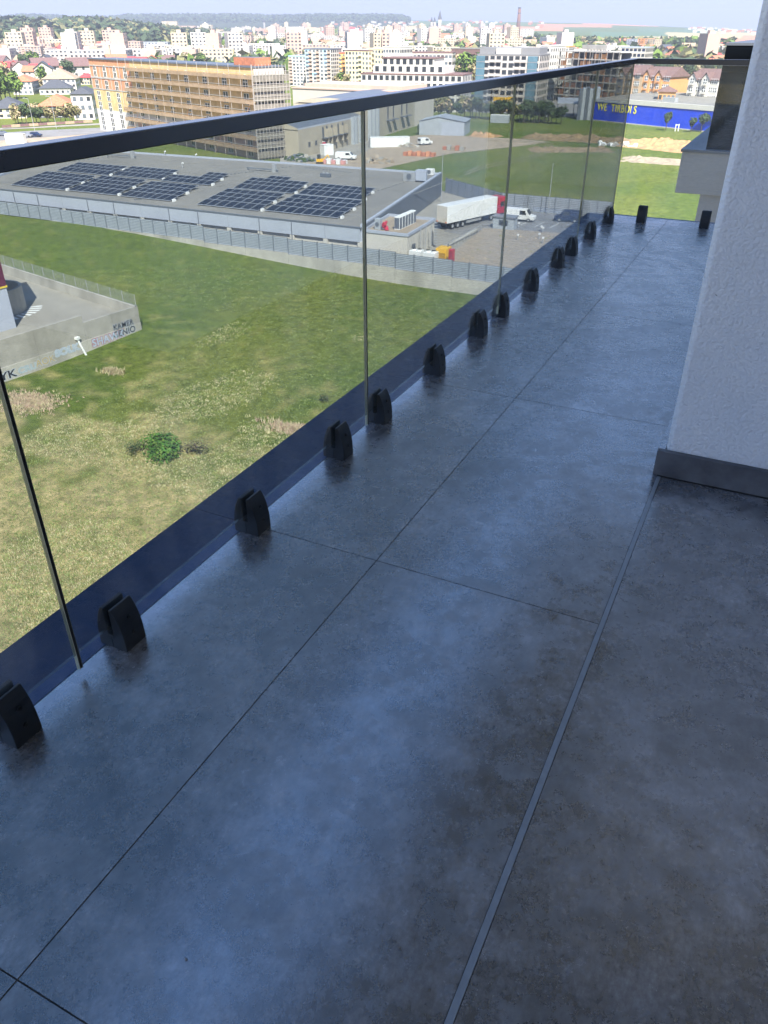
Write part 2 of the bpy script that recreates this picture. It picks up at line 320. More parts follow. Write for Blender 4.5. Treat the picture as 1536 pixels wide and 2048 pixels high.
def build_terrain():
    az = np.radians(np.concatenate([np.arange(-180, -48, 6.), np.arange(-48, 34, .16), np.arange(34, 180, 6.)]))-YAW*0
    r = np.concatenate([[1, 14], np.linspace(20, 130, 150), 130*np.exp(np.linspace(0.006, np.log(1300/130), 120)), np.linspace(1330, 6200, 150), [8000]])
    A, R = np.meshgrid(az, r); 
    a2 = A-YAW; X = (R*np.sin(a2)).ravel(); Y = (R*np.cos(a2)).ravel(); Dd = R.ravel()
    Z = terr(X, Y)
    fw = -X*sin(YAW)+Y*cos(YAW)
    xx = X*cos(YAW)+Y*sin(YAW); d = fw*cos(PITCH)-(Z-CH)*sin(PITCH); u = fw*sin(PITCH)+(Z-CH)*cos(PITCH)
    d = np.where(d < 1, 1, d); px = 768+FPX*xx/d; py = 1024-FPX*u/d
    col = np.zeros((len(X), 3)); near = Dd < 700
    idx = np.where(near)[0]; col[idx] = field_colour(X[idx], Y[idx], Dd[idx], px[idx], py[idx])
    idx = np.where(~near)[0]
    n1 = np.array([noise.noise((X[i]*.004, Y[i]*.004, 2)) for i in idx]); n2 = np.array([noise.noise((X[i]*.02, Y[i]*.02, 7)) for i in idx])
    town = np.array([.16, .15, .09]); wood = np.array([.045, .062, .030]); soil = np.array([.46, .22, .13]); crop = np.array([.10, .15, .05]); pale = np.array([.42, .36, .20]); wheat = np.array([.09, .16, .09])
    c = town*(1+n2[:, None]*.5)
    D_ = Dd[idx]; P = px[idx]
    Dh = hill_start(P); hill = sms((D_-Dh+80)/160)[:, None]; left = (P < 822)[:, None]
    hc = np.where(left, wood*(1+n2[:, None]*.5), 0)
    # farmland on the right: long fields following the slope
    band = np.clip((D_-Dh)/(5700-Dh), 0, 2)**.75*1.0+(P-820)/1500*.30+n1*.03
    k = np.floor(band*7+np.sin(P/130.)*.5); opts = np.array([crop, pale, soil, wheat, soil*1.1, crop*.9, wheat, pale*.9, wheat, crop])
    far_c = opts[(k*7+np.floor(P/150.+k*.37)*3).astype(int) % 10]
    hc = np.where(left, hc, far_c)
    ridge = ((P < 430) & (D_ < 2700) & (D_ > 1250))[:, None]
    c = c*(1-hill)+hc*hill; c = np.where(ridge, (wood*.6+crop*.4)*(1+n1[:, None]*.9), c)
    py_ = py[idx]
    Dk = None; red = ((P > 98)&(P < 236)&(py_ > 49+np.abs(P-160)*.06)&(py_ < 64-np.abs(P-165)*.03)&(D_ > 2700))[:, None]; c = np.where(red, np.array([.50, .20, .13]), c)
    lt = ((P > 60)&(P < 130)&(py_ > 62)&(py_ < 90)&(D_ < 2700))[:, None]; c = np.where(lt, np.array([.10, .17, .04]), c)
    col[idx] = c
    na, nr = len(az), len(r); F = []
    for j in range(nr-1):
        b = j*na
        for i in range(na): k = (i+1) % na; F.append((b+i, b+k, b+na+k, b+na+i))
    me = bpy.data.meshes.new('ground'); me.from_pydata(np.stack([X, Y, Z], 1).tolist(), [], F)
    ca = me.color_attributes.new('Albedo', 'FLOAT_COLOR', 'POINT'); ca.data.foreach_set('color', np.concatenate([np.clip(col, 0, 1), np.ones((len(X), 1))], 1).ravel())
    me.polygons.foreach_set('use_smooth', [True]*len(F))
    m = bpy.data.materials.new('grass and soil'); m.use_nodes = True; n = m.node_tree; L = n.links.new; b = n.nodes['Principled BSDF']; b.inputs['Roughness'].default_value = 1; b.inputs['Specular IOR Level'].default_value = .1
    a = n.nodes.new('ShaderNodeAttribute'); a.attribute_name = 'Albedo'; g = n.nodes.new('ShaderNodeNewGeometry')
    out = a.outputs['Color']
    for sc, lo, hi, det, rr in ((.9, .62, 1.35, 6, .7), (5.5, .55, 1.45, 8, .8)):
        t = n.nodes.new('ShaderNodeTexNoise'); t.inputs['Scale'].default_value = sc; t.inputs['Detail'].default_value = det; t.inputs['Roughness'].default_value = rr; L(g.outputs['Position'], t.inputs['Vector'])
        r_ = n.nodes.new('ShaderNodeValToRGB'); r_.color_ramp.elements[0].position = .32; r_.color_ramp.elements[1].position = .68
        r_.color_ramp.elements[0].color = (lo*.95, lo, lo*.95, 1); r_.color_ramp.elements[1].color = (hi*1.05, hi*.98, hi*.95, 1); L(t.outputs['Fac'], r_.inputs[0])
        mx = n.nodes.new('ShaderNodeMixRGB'); mx.blend_type = 'MULTIPLY'; mx.inputs[0].default_value = 1; L(out, mx.inputs[1]); L(r_.outputs[0], mx.inputs[2]); out = mx.outputs[0]
    # straw coloured flecks
    t = n.nodes.new('ShaderNodeTexNoise'); t.inputs['Scale'].default_value = 3.2; t.inputs['Detail'].default_value = 9; t.inputs['Roughness'].default_value = .85; L(g.outputs['Position'], t.inputs['Vector'])
    r_ = n.nodes.new('ShaderNodeValToRGB'); r_.color_ramp.elements[0].position = .60; r_.color_ramp.elements[1].position = .72; L(t.outputs['Fac'], r_.inputs[0])
    ml = n.nodes.new('ShaderNodeMath'); ml.operation = 'MULTIPLY'; ml.inputs[1].default_value = .35; L(r_.outputs[0], ml.inputs[0])
    mx = n.nodes.new('ShaderNodeMixRGB'); L(ml.outputs[0], mx.inputs[0]); L(out, mx.inputs[1]); mx.inputs[2].default_value = (.34, .30, .15, 1); out = mx.outputs[0]
    L(out, b.inputs['Base Color'])
    bp = n.nodes.new('ShaderNodeBump'); bp.inputs['Distance'].default_value = .25; bp.inputs['Strength'].default_value = .6; L(t.outputs['Fac'], bp.inputs['Height']); L(bp.outputs[0], b.inputs['Normal'])
    me.materials.append(m); o = bpy.data.objects.new('ground', me); C.objects.link(o); tag(o, kind='structure')
build_terrain()

def sheet(name, pts, z, m, kind='structure'):
    o = MB().poly([(p[0], p[1], z) for p in pts], m).build(name); tag(o, kind=kind); return o

# ================================================================== BALCONY
GX, GY = -1.192, 6.47            # glass planes
ys = [-4.66, -3.415, -2.17, -.925, .32, 1.565, 2.81, 4.055, 5.30, 6.545, 6.64]
cols = [(-1.216, -.7910), (-.7890, -.1732), (-.159, .50), (.502, 1.13), (1.132, 1.76), (1.762, 2.39), (2.392, 2.99)]
fl = MB().box((-1.2165, -4.66, -.2), (2.99, 6.64, -.0015), M_grout).build('balcony_floor'); tag(fl, kind='structure')
for ci, (x0, x1) in enumerate(cols):
    for j in range(len(ys)-1):
        if ci >= 2 and (ys[j] > 1.5 or j % 2 == 1 and ys[j] < 0): continue
        y0, y1 = ys[j]+.0009, ys[j+1]-.0009
        if ci >= 2: y1 = 2.40 if ys[j] > 0 else ys[min(j+2, 4)]-.0006
        e = .0004
        b = MB().hexa([(x0, y0, -.009), (x1, y0, -.009), (x1, y1, -.009), (x0, y1, -.009), (x0+e, y0+e, 0), (x1-e, y0+e, 0), (x1-e, y1-e, 0), (x0+e, y1-e, 0)], M_tile)
        b.build('tile', fl)
# edge profile between the two tiled fields
b = MB(); b.box((-.1731, -4.66, -.009), (-.1722, 2.40, -.002), M_grout); b.box((-.1721, -4.66, -.009), (-.1599, 2.40, .0016), M_alu); b.box((-.1598, -4.66, -.009), (-.1591, 2.4, -.0012), M_grout)
b.build('expansion_profile', fl, bev=.001)
cp = MB()
for j in range(len(ys)-1): cp = MB().box((-1.42, ys[j]+.001, -.06), (-1.218, ys[j+1]-.001, .001), M_cope); tag(cp.build('coping_sheet', fl, bev=.001))
MB().box((-1.2175, 6.641, -.06), (1.6, 6.68, .001), M_cope).build('coping_sheet', fl)
# railing
rl = thing('glass_railing', 'glass balcony railing with dark metal handrail and black clamps along the tiled floor', 'railing', (GX, 0, 0))
def rp(o): o.location = Vector(o.location)-Vector((GX, 0, 0)); return o
hr = MB(); hr.box((GX-.021, -4.6, 1.050), (GX+.021, GY-.021, 1.084), M_rail); rp(hr.build('handrail', rl, bev=.003))
hr = MB(); hr.box((GX-.021, GY-.021+.0005, 1.050), (1.5, GY+.021, 1.084), M_rail); rp(hr.build('handrail', rl, bev=.003))
jy = [-4.6, -2.1, -.55, .867, 2.29, 3.75, 5.35, GY-.012]
for a, b_ in zip(jy[:-1], jy[1:]):
    g = MB(); y0, y1 = a+.0038, b_-.0038
    g.box((GX-.0045, y0+.001, .066), (GX+.0045, y1-.001, 1.049), M_glass); g.box((GX-.0045, y0+.001, .022), (GX+.0045, y1-.001, .0655), M_clear); o = rp(g.build('glass_pane', rl))  # untinted lower strip added to brighten the floor's reflection along the glass
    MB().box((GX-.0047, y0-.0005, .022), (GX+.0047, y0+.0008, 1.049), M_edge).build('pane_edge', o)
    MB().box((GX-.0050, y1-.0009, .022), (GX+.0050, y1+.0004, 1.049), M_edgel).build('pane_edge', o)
    for c in o.children: c.location = (0, 0, 0)
for a, b_ in ((GX+.012, .05), (.062, 1.5)):
    g = MB().box((a, GY-.006, .032), (b_, GY+.006, 1.049), M_clear); rp(g.build('glass_pane', rl))
# dark rubber seals between panes
for y in jy[1:-1]: rp(MB().box((GX-.0046, y-.0032, .024), (GX+.0046, y+.0032, 1.045), M_rubber).build('joint_seal', rl))
def clamp_mesh():
    # arch profile across X with a slot for the glass, extruded along Y
    L = .066; n = 10; me = MB(); H = .118
    def outer(t): return .041*math.cos(t*.92)**.55 if t < 1.5 else 0
    prof = []
    for i in range(n): t = i/(n-1); prof.append((.041*(1-.60*t**2.9), H*t))
    for s in (-1, 1):
        pts = [(s*p[0], p[1]) for p in prof]+[(s*.0078, H*.98), (s*.0078, .040)] + ([(s*0.0, .040), (0, 0)])
        k = len(me.v); N = len(pts)
        me.v += [(p[0], 0, p[1]) for p in pts]+[(p[0], L, p[1]) for p in pts]; i = me.mi(M_anth)
        for j in range(N):
            me.f.append((k+j, k+(j+1) % N, k+N+(j+1) % N, k+N+j) if s > 0 else (k+j, k+N+j, k+N+(j+1) % N, k+(j+1) % N)); me.m.append(i)
        a = tuple(k+j for j in range(N)); c = tuple(k+N+j for j in range(N))
        me.f.append(a if s < 0 else a[::-1]); me.m.append(i); me.f.append(c if s > 0 else c[::-1]); me.m.append(i)
    return me
cm = clamp_mesh().mesh('clamp'); bolt = MB().cyl((0, 0, 0), (.0035, 0, 0), .006, M_bolt, 10).cyl((.0035, 0, 0), (.0038, 0, 0), .003, M_rubber, 6).mesh('bolt')
def put_clamp(x, y, rz):
    o = inst('clamp', cm, rl, (x-GX, y, 0), (0, 0, rz)); md = o.modifiers.new('bevel', 'BEVEL'); md.width = .0018; md.segments = 2; md.limit_method = 'ANGLE'
    inst('bolt', bolt, o, (.0385, .034, .040)); inst('bolt', bolt, o, (.033, .034, .083))
for y in (-3.9, -3.2, -2.6, -1.6, -1.0, -.9+.15, -.2, .15, .646, .97, 1.52, 2.04, 2.356, 2.89, 3.43, 3.76, 4.29, 4.85, 5.18, 5.70, 6.29): put_clamp(GX, y, 0)
for x in (-1.0, -.54, .3, .9): put_clamp(x, GY, -pi/2)
# pillar, skirting, tower body
ap = thing('apartment_tower', 'white stucco wall of the tower at the right with grey tile skirting', 'building', (0, 2.43, 0))
def app(o): o.location = Vector(o.location)-Vector((0, 2.43, 0)); return o
b = MB(); b.prism([(-.165, 2.445), (-.150, 2.43), (3.1, 2.43), (3.1, 6.38), (-.12, 6.38), (-.165, 6.36)], .0, 2.8, M_stucco); app(b.build('stucco_wall', ap, bev=.004))
M_skirt = mat('dark skirting tile', (.13, .133, .145), .55, .4, 9, spec=.3)
app(MB().box((-.188, 2.408, .001), (2.99, 2.4295, .088), M_skirt).build('skirting', ap, bev=.001))
app(MB().box((-.188, 2.43, .001), (-.166, 6.3, .088), M_tile).build('skirting', ap, bev=.001))
M_ceil = mat('balcony soffit', (.18, .20, .24), .9, .05, 1)
app(MB().box((-1.30, -1.0, 2.8), (2.995, 6.7, 3.0), M_ceil).build('soffit', ap))
app(MB().box((3.0, -14, .0), (9, 2.4295, 14), M_stucco).build('shading_house_wall', ap))  # unseen wall, stretched back and up to keep the sun off the balcony
app(MB().box((2.97, -1.6, .05), (2.998, 1.8, 2.2), M_dwin).build('balcony_door', ap))
app(MB().box((-1.30, -9, -31), (14, 6.6, -.21), M_white).build('tower_body', ap)); app(MB().box((-1.25, -.9, 3.001), (2.99, 6.5, 14), M_white).build('upper_floors', ap))
# neighbouring wing past the end of the balcony
nw = thing('neighbour_wing', 'dark glazed wing with a grey boxed ledge beyond the end of the balcony', 'building', (-1.41, 12, -.65))
o0 = Vector((-1.41, 12, -.65))
M_wing = mat('wing grey panel', (.28, .29, .31), .7, .04, 1)
M_black = mat('black glass cladding', (.004, .006, .009), .25, .3, 1, spec=.08)
for nm, a, c, m in (('ledge_box', (-1.41, 12, -.65), (3, 16, -.135), M_wing), ('lower_wall', (-1.08, 12.05, -30), (3, 16, -.652), M_wing), ('ledge_cap', (-1.43, 11.98, -.134), (3, 16, -.10), M_dgrey)):
    o = MB().box(a, c, m).build(nm, nw, bev=.004); o.location = -o0
for k in range(3):
    z0, z1 = ((-.099, .47), (.474, .80), (.804, 1.09))[k]
    for (xa, xb) in ((-1.13, .1), (.103, 3)):
        o = MB().box((xa, 12.12, z0), (xb, 15.8, z1), M_black).build('glass_panel', nw, bev=.002); o.location = -o0
o = MB().box((-1.14, 12.11, 1.091), (3, 15.9, 1.12), M_dgrey).build('parapet_cap', nw); o.location = -o0
# specks and crumbs on the tiles
def crumb(x, y, r, lab):
    bm = bmesh.new(); bmesh.ops.create_icosphere(bm, subdivisions=1, radius=r)
    for v in bm.verts: v.co *= .7+.5*rnd()
    me = bpy.data.meshes.new('pebble'); bm.to_mesh(me); bm.free(); me.materials.append(mat('crumb', (.30, .30, .30), .9, .1, 5)); o = inst('pebble', me, None, (x, y, r*.6)); tag(o, lab, 'pebble')
p = at(1310, 1412, 0); crumb(p.x, p.y, .0030, 'tiny pale pebble on the tiles right of the metal strip')
p = at(372, 1919, 0); crumb(p.x, p.y, .0026, 'tiny dark pebble on the tiles at the lower left')
p = at(1003, 1240, 0); crumb(p.x, p.y, .0022, 'tiny pebble by the middle cross joint of the tiles')
p = at(735, 1022, 0); crumb(p.x, p.y, .0022, 'tiny pebble on the tiles near the long joint')

# ================================================================== YARD, FENCES, RETAINING WALL
FY = 107.2
sheet('yard_concrete', [(-190, FY), (-28.5, FY), (-28.5, 154), (-50, 154), (-66, 167), (-100, 176), (-190, 176)], G+.06, M_ypav)
sheet('yard_asphalt', [(-52, 130), (-28.6, 127), (-28.6, 153.5), (-50, 153.5), (-56, 140)], G+.075, M_asph)
sheet('gravel_bed', [(-44.5, 108.3), (-28.7, 108.3), (-28.7, 139), (-47, 136)], G+.09, M_gravel)
secs = [(-172, -118, 0), (-118, -86, -.15), (-86, -69.5, -.45), (-69.5, -50.6, -.65), (-50.6, -41.4, -.85), (-41.4, -28.5, -1.0)]
def panel_mesh(w):
    b = MB()
    for k in range(9): z = .06+k*.255; b.hexa([(0, 0, z), (w, 0, z), (w, .03, z+.02), (0, .03, z+.02), (0, -.03, z+.15), (w, -.03, z+.15), (w, -.02, z+.175), (0, -.02, z+.175)], M_fence)
    b.box((0, .035, .03), (w, .05, 2.36), M_post); return b.mesh('fence_panel')
post_me = MB().box((-.07, -.1, 0), (.07, .06, 2.5), M_post).mesh('fence_post')
def run_fence(name, label, pts, group=None, hh=1.0):
    root = thing(name, label, 'fence', (pts[0][0], pts[0][1], pts[0][2])); o = Vector(pts[0][:3])
    for (x0, y0, z0), (x1, y1, _) in zip(pts[:-1], pts[1:]):
        L_ = hypot(x1-x0, y1-y0); n = max(1, round(L_/2.65)); w = L_/n; a = atan2(y1-y0, x1-x0); me = panel_mesh(w-.08)
        for k in range(n):
            p = Vector((x0+(x1-x0)*k/n, y0+(y1-y0)*k/n, z0)); inst('fence_panel', me, root, p-o+Vector((.04*cos(a), .04*sin(a), 0)), (0, 0, a), (1, 1, hh)); inst('fence_post', post_me, root, p-o, (0, 0, a), (1, 1, hh))
    return root
pp = []
for a, b_, dz in secs: pp.append((a, FY, G+dz))
pp.append((-28.5, FY, G-1.0))
run_fence('slatted_fence', 'pale slatted metal fence stepping down along the concrete wall before the solar roof hall', pp)
b = MB()
wt = thing('retaining_wall', 'long concrete retaining wall under the slatted fence beside the grass field', 'wall', (-100, FY, G-1))
for a, b_, dz in secs:
    n = max(1, int((b_-a)/6.5))
    for k in range(n):
        xa = a+(b_-a)*k/n; xb = a+(b_-a)*(k+1)/n
        o = MB().box((xa+.02, FY-.18, G-5), (xb-.02, FY+.25, G+dz+.0), M_concl).build('wall_panel', wt); o.location = -Vector((-100, FY, G-1))
o = MB().box((-28.65, FY+.26, G-5), (-28.25, 153.5, G-.3), M_concl).build('wall_panel', wt); o.location = -Vector((-100, FY, G-1))
run_fence('slatted_fence', 'pale ribbed metal fence behind the parked vans and the lorry', [(-66.5, 166, G), (-50, 154.2, G), (-28.6, 154.2, G), (-28.4, 150, G)], hh=1.25)
b = MB().box((-66.5, 166.2, G-4), (-50, 166.6, G), M_concl)
# ================================================================== WAREHOUSE
RZ = -24.35
wh = thing('warehouse', 'long low warehouse with grey membrane roof full of solar panels', 'warehouse', (-57.3, 109, G))
O = Vector((-57.3, 109, G))
def wp(o): o.location = -O; return o
fp = [(-143, 109), (-57.3, 109), (-66.3, 162), (-163, 159)]
wp(MB().prism(fp, G, RZ-.12, M_whitec, M_grey).build('wall', wh))
wp(MB().prism([(-143.3, 108.7), (-57.1, 108.7), (-66.1, 162.2), (-163.3, 159.2)], RZ-.115, RZ, M_grey).build('roof', wh))
b = MB(); b.box((-143.2, 108.62, RZ-.10), (-57.1, 108.9, RZ+.16), M_dgrey); wp(b.build('roof_edge', wh))
def strip(pa, pb, w, z0, z1, m, nm): pa = Vector(pa); pb = Vector(pb); d = (pb-pa).normalized(); s = Vector((-d.y, d.x))*w; return wp(MB().prism([tuple(pa-s), tuple(pb-s), tuple(pb+s), tuple(pa+s)], z0, z1, m).build(nm, wh))
strip((-66.3, 162), (-163, 159), .25, RZ+.002, RZ+.35, M_lilac, 'roof_edge'); strip((-143, 109.2), (-163, 159), .3, RZ+.003, RZ+.4, M_lilac, 'roof_edge')
strip((-57.2, 109), (-66.2, 162), .22, G+.5, RZ+.55, M_lilac, 'side_cladding')
strip((-57.0, 109.2), (-65.95, 162), .06, G+.1, RZ+.3, M_dgrey, 'side_panel')
# cladding band with pale piers and shadowed recess below
for k in range(14):
    x0 = -143+k*6.12; wp(MB().box((x0+.03, 108.55, RZ-2.0), (x0+6.09, 108.98, RZ-.12), M_lilac).build('cladding_panel', wh))
    wp(MB().box((x0+5.7, 108.6, G), (x0+6.5, 108.99, RZ-2.01), M_whitec).build('pier', wh))
    if k % 3 != 1: wp(MB().cyl((x0+.1, 108.45, G), (x0+.1, 108.45, RZ-.1), .06, M_dgrey, 8).build('downpipe', wh))
# solar arrays
pan = MB(); pan.box((.03, .03, 0), (1.62, 1.01, .04), M_solar)
for q in ((0, 0, 1.65, .05), (0, .99, 1.65, 1.04), (0, .05, .05, .99), (1.60, .05, 1.65, .99)): pan.box((q[0], q[1], -.001), (q[2], q[3], .046), M_solf)
pan_me = pan.mesh('solar_panel'); rail_me = {}
def arr(label, bl, br, tl, nrow, skip=()):
    a = at(*bl, RZ+.3); r_ = at(*br, RZ+.3); l_ = at(*tl, RZ+.3); w = (r_-a).length; dY = l_.y-a.y; sh = (l_.x-a.x)/dY; n = max(3, round(w/1.72)); sx = w/n/1.67; pitch = dY/nrow; sy = pitch*.84/1.02
    rz_ = 0; root = thing('solar_array', label, 'solar panels', (a.x, a.y, RZ), 0, 'solar arrays on the warehouse roof')
    for r in range(nrow):
        k0, k1 = skip[r] if r < len(skip) else (0, n); k1 = min(k1, n)
        for k in range(k0, k1): inst('solar_panel', pan_me, root, (k*w/n+r*pitch*sh, r*pitch, .16), (radians(9), 0, 0), (sx, sy, 1))
        inst('mounting_rail', rmesh((k1-k0)*w/n), root, (k0*w/n+r*pitch*sh, r*pitch+.3, .02))
        if r % 2 == 0: inst('inverter', inv_me, root, (w+.3+r*pitch*sh, r*pitch+.3, .02))
inv_me = MB().box((0, 0, 0), (.35, .7, .4), M_fr).mesh('inverter')
def rmesh(w): return MB().box((0, 0, 0), (w, .08, .1), M_galv).mesh('mounting_rail')
arr('leftmost front solar array on the grey roof, nearest the fence', (21, 368), (130, 378), (88, 344), 4)
arr('second front solar array from the left on the grey roof', (135, 379), (233, 388), (199, 353), 4)
arr('third front solar array from the left, left of the wide bare strip', (239, 390), (340, 400), (298, 364), 4)
arr('leftmost rear solar array close to the handrail', (112, 340), (216, 349), (153, 326), 3)
arr('second rear solar array from the left', (223, 349), (314, 359), (260, 334), 3)
arr('third rear solar array, its back rows shorter', (321, 360), (415, 369.5), (362, 341), 4, [(0, 99), (0, 99), (4, 99), (4, 99)])
arr('front solar array just right of the bare roof strip', (393.5, 407), (519, 418.6), (451, 378.7), 4)
arr('rightmost front solar array seen behind the pane joint', (529, 419.3), (681, 432), (586.5, 390.5), 4)
arr('rear solar array right of the bare strip, with extra panels behind', (466, 374.6), (586.5, 384.8), (510, 351), 4, [(0, 99), (0, 99), (0, 99), (2, 5)])
arr('rightmost rear solar array beside the roof units', (595, 386.5), (732, 394), (624, 368), 3)
# roof details
def roofthing(nm, label, cat, px, py, fn, group=None):
    p = at(px, py, RZ); t = thing(nm, label, cat, (p.x, p.y, RZ+.002), 0, group); fn(t); return t
def vent(t):
    MB().cyl((0, 0, 0), (0, 0, .9), .12, M_galv).build('pipe', t); MB().cyl((0, 0, .9), (.35, 0, 1.05), .16, M_fr).build('cap', t)
def duct(L_):
    def f(t):
        for s in (.2, L_-.3): MB().box((s, 0, 0), (s+.15, .3, .35), M_post).build('support', t)
        MB().box((0, 0, .36), (L_, .35, .55), M_post).build('tray', t); MB().box((L_-1.3, -.2, .002), (L_-.5, .5, 1.6), M_galv).build('cabinet', t)
    return f
roofthing('cable_tray', 'dark cable tray with a grey cabinet on the roof below the handrail', 'cable tray', 213, 313, duct(9))
roofthing('cable_tray', 'dark cable tray with grey cabinet at the middle of the roof edge', 'cable tray', 493, 340, duct(8))
roofthing('roof_vent', 'bent pale vent pipe on the bare grey roof left of centre', 'vent', 365, 336, vent)
roofthing('roof_vent', 'pale vent pipe by the far roof edge before the brick building', 'vent', 392, 318, vent)
roofthing('roof_vent', 'small dark-based vent near the far roof edge', 'vent', 330, 312, vent)
def ahu(t):
    MB().box((0, 0, 0), (2.6, 1.6, 1.7), M_galv).build('casing', t, bev=.05); MB().prism([(2.7, 0), (5.0, .1), (4.6, 1.6), (2.7, 1.6)], .3, 2.2, M_lilac).build('duct', t); MB().cyl((1.3, -.02, .9), (1.3, -.08, .9), .55, M_dgrey, 16).build('fan', t)
roofthing('air_handler', 'metal air handling unit with bent duct at the far right roof corner', 'roof unit', 806, 362, ahu)
roofthing('air_handler', 'small white roof unit next to the far corner', 'roof unit', 851, 349, lambda t: (MB().box((0, 0, 0), (1.6, 1.2, 1.1), M_fr).build('casing', t, bev=.03), MB().cyl((.8, -.01, .55), (.8, -.05, .55), .4, M_dgrey, 14).build('fan', t)))
roofthing('air_handler', 'small dark roof unit with fans behind the right arrays', 'roof unit', 640, 354, lambda t: (MB().box((0, 0, 0), (2.2, .8, .7), M_dgrey).build('casing', t, bev=.03), MB().cyl((.6, .4, .7), (.6, .4, .95), .28, M_galv, 12).build('fan', t), MB().cyl((1.5, .4, .7), (1.5, .4, .95), .28, M_galv, 12).build('fan', t)))
for k in range(11): wp(MB().box((-138+k*7.6, 109.2, RZ+.001), (-137.9+k*7.6, 158.5, RZ+.05), M_ypav).build('membrane_seam', wh))
for k in range(4): wp(MB().box((-146+0*k, 119+k*11, RZ+.051), (-61-k*1.8, 119.1+k*11, RZ+.06), M_ypav).build('membrane_seam', wh))
# snow guard dots along the cable run: many small clips as one part
b = MB()
for (x0, y0, x1, y1) in ((130, 325, 330, 302), (340, 395, 455, 350), (455, 350, 610, 330), (700, 400, 850, 352), (355, 392, 270, 400), (560, 330, 700, 345)):
    for k in range(22):
        t = k/21; p = at(x0+(x1-x0)*t, y0+(y1-y0)*t, RZ)
        if -165 < p.x < -57 and 110 < p.y < 158: b.box((p.x-.12, p.y-.12, RZ+.002), (p.x+.12, p.y+.12, RZ+.12), M_dgrey)
tag(wp(b.build('cable_clip', wh)), kind='stuff')
# annex
AZ = -24.6
an = thing('annex', 'small white annex with parapet roof at the right end of the warehouse', 'building', (-57, 109.5, G))
OA = Vector((-57, 109.5, G))
def apn(o): o.location = -OA; return o
ap_ = [(-57.0, 109.2), (-49.6, 109.2), (-50.4, 121.5), (-58.6, 121.5)]
apn(MB().prism(ap_, G, AZ-.3, M_whitec, M_dirt).build('wall', an))
for i in range(4):
    a = Vector(ap_[i]); c = Vector(ap_[(i+1) % 4]); d = (c-a).normalized(); s = Vector((-d.y, d.x))*.14
    apn(MB().prism([tuple(a-s-d*.1), tuple(c-s-d*.16), tuple(c+s-d*.16), tuple(a+s-d*.1)], AZ-.299, AZ+.1+.003*i, M_lilac).build('parapet', an))
apn(MB().box((-49.62, 111, G), (-49.5, 112, G+2.1), M_dgrey).build('door', an))
for y in (113.5, 115.5, 117.6): apn(MB().cyl((-49.3, y, G), (-49.3, y, AZ), .08, M_galv, 8).build('downpipe', an))
for k in range(9): apn(MB().box((-49.45, 119, G+.4+k*.42), (-49.0, 119.6, G+.44+k*.42), M_galv).build('ladder_rung', an))
# AC bank on the annex
ac = thing('condenser_bank', 'row of white condensers on the annex roof', 'air conditioner', (-53.4, 112.6, AZ-.29))
for k in range(6):
    o = MB().box((0, 0, 0), (.9, .95, 1.9), M_fr).build('condenser', ac, bev=.03); o.location = (0+.0, k*1.05, 0)
    g = MB().box((.901, .08, .15), (.93, .87, 1.75), M_dgrey).build('grille', o)
    g = MB().box((.05, -.03, .2), (.85, -.001, 1.75), M_dgrey).build('grille', o) if k == 0 else None
ac = thing('condenser', 'single white condenser at the annex edge left of the red tarp', 'air conditioner', (-56.2, 111.4, AZ-.29)); MB().box((0, 0, 0), (.9, .9, 1.6), M_greyl).build('casing', ac, bev=.03); MB().cyl((.45, -.01, .8), (.45, -.04, .8), .34, M_dgrey, 14).build('fan', ac)
rc = MB()
for k in range(5):
    a = k*1.25; rc.cyl((cos(a)*.3, sin(a)*.2, .2*k), (cos(a+1)*.35, sin(a+1)*.3, .2*k+.6), .34-.03*k, M_cloth, 9, .18)
o = rc.build('red_bundle', None); o.location = (-54.5, 111.6, AZ-.29); tag(o, 'crumpled bright red bundle next to the white condensers', 'bundle')
# ground condensers, generator, red cabinet
for i, x in enumerate((-48.2, -45.9)):
    t = thing('dry_cooler', ['left of the two white fan units behind the slatted fence', 'right of the two white fan units, beside the yellow generator'][i], 'cooler', (x, 109.6, G), 0, 'fan units behind the fence')
    MB().box((-.95, -.8, .3), (.95, .8, 1.7), M_fr).build('casing', t, bev=.03)
    for s in (-.48, .48): MB().cyl((s, 0, 1.7), (s, 0, 1.9), .4, M_fr, 16).build('fan_ring', t); MB().cyl((s, 0, 1.9), (s, 0, 1.93), .35, M_rubber, 16).build('fan', t)
t = thing('generator', 'yellow generator container behind the fence', 'generator', (-44.6, 111.5, G))
t.scale = (.8, .7, .8); MB().box((-1.1, -1.6, .1), (1.0, 1.6, 2.6), M_vyel).build('casing', t, bev=.04); MB().box((-1.0, -1.62, .6), (.9, -1.601, 1.9), mat('generator louvre', (.35, .2, .02), .7)).build('louvre', t); MB().cyl((.5, 1, 2.6), (.5, 1, 3.1), .12, M_dgrey).build('exhaust', t)
t = thing('gas_cabinet', 'narrow red cabinet between generator and railing', 'cabinet', (-42.6, 109.7, G)); MB().box((-.35, -.4, 0), (.35, .4, 2.4), M_vred).build('casing', t, bev=.03); MB().box((-.3, -.42, .3), (.3, -.401, 2.2), mat('cabinet mesh', (.3, .03, .05), .7)).build('door', t)
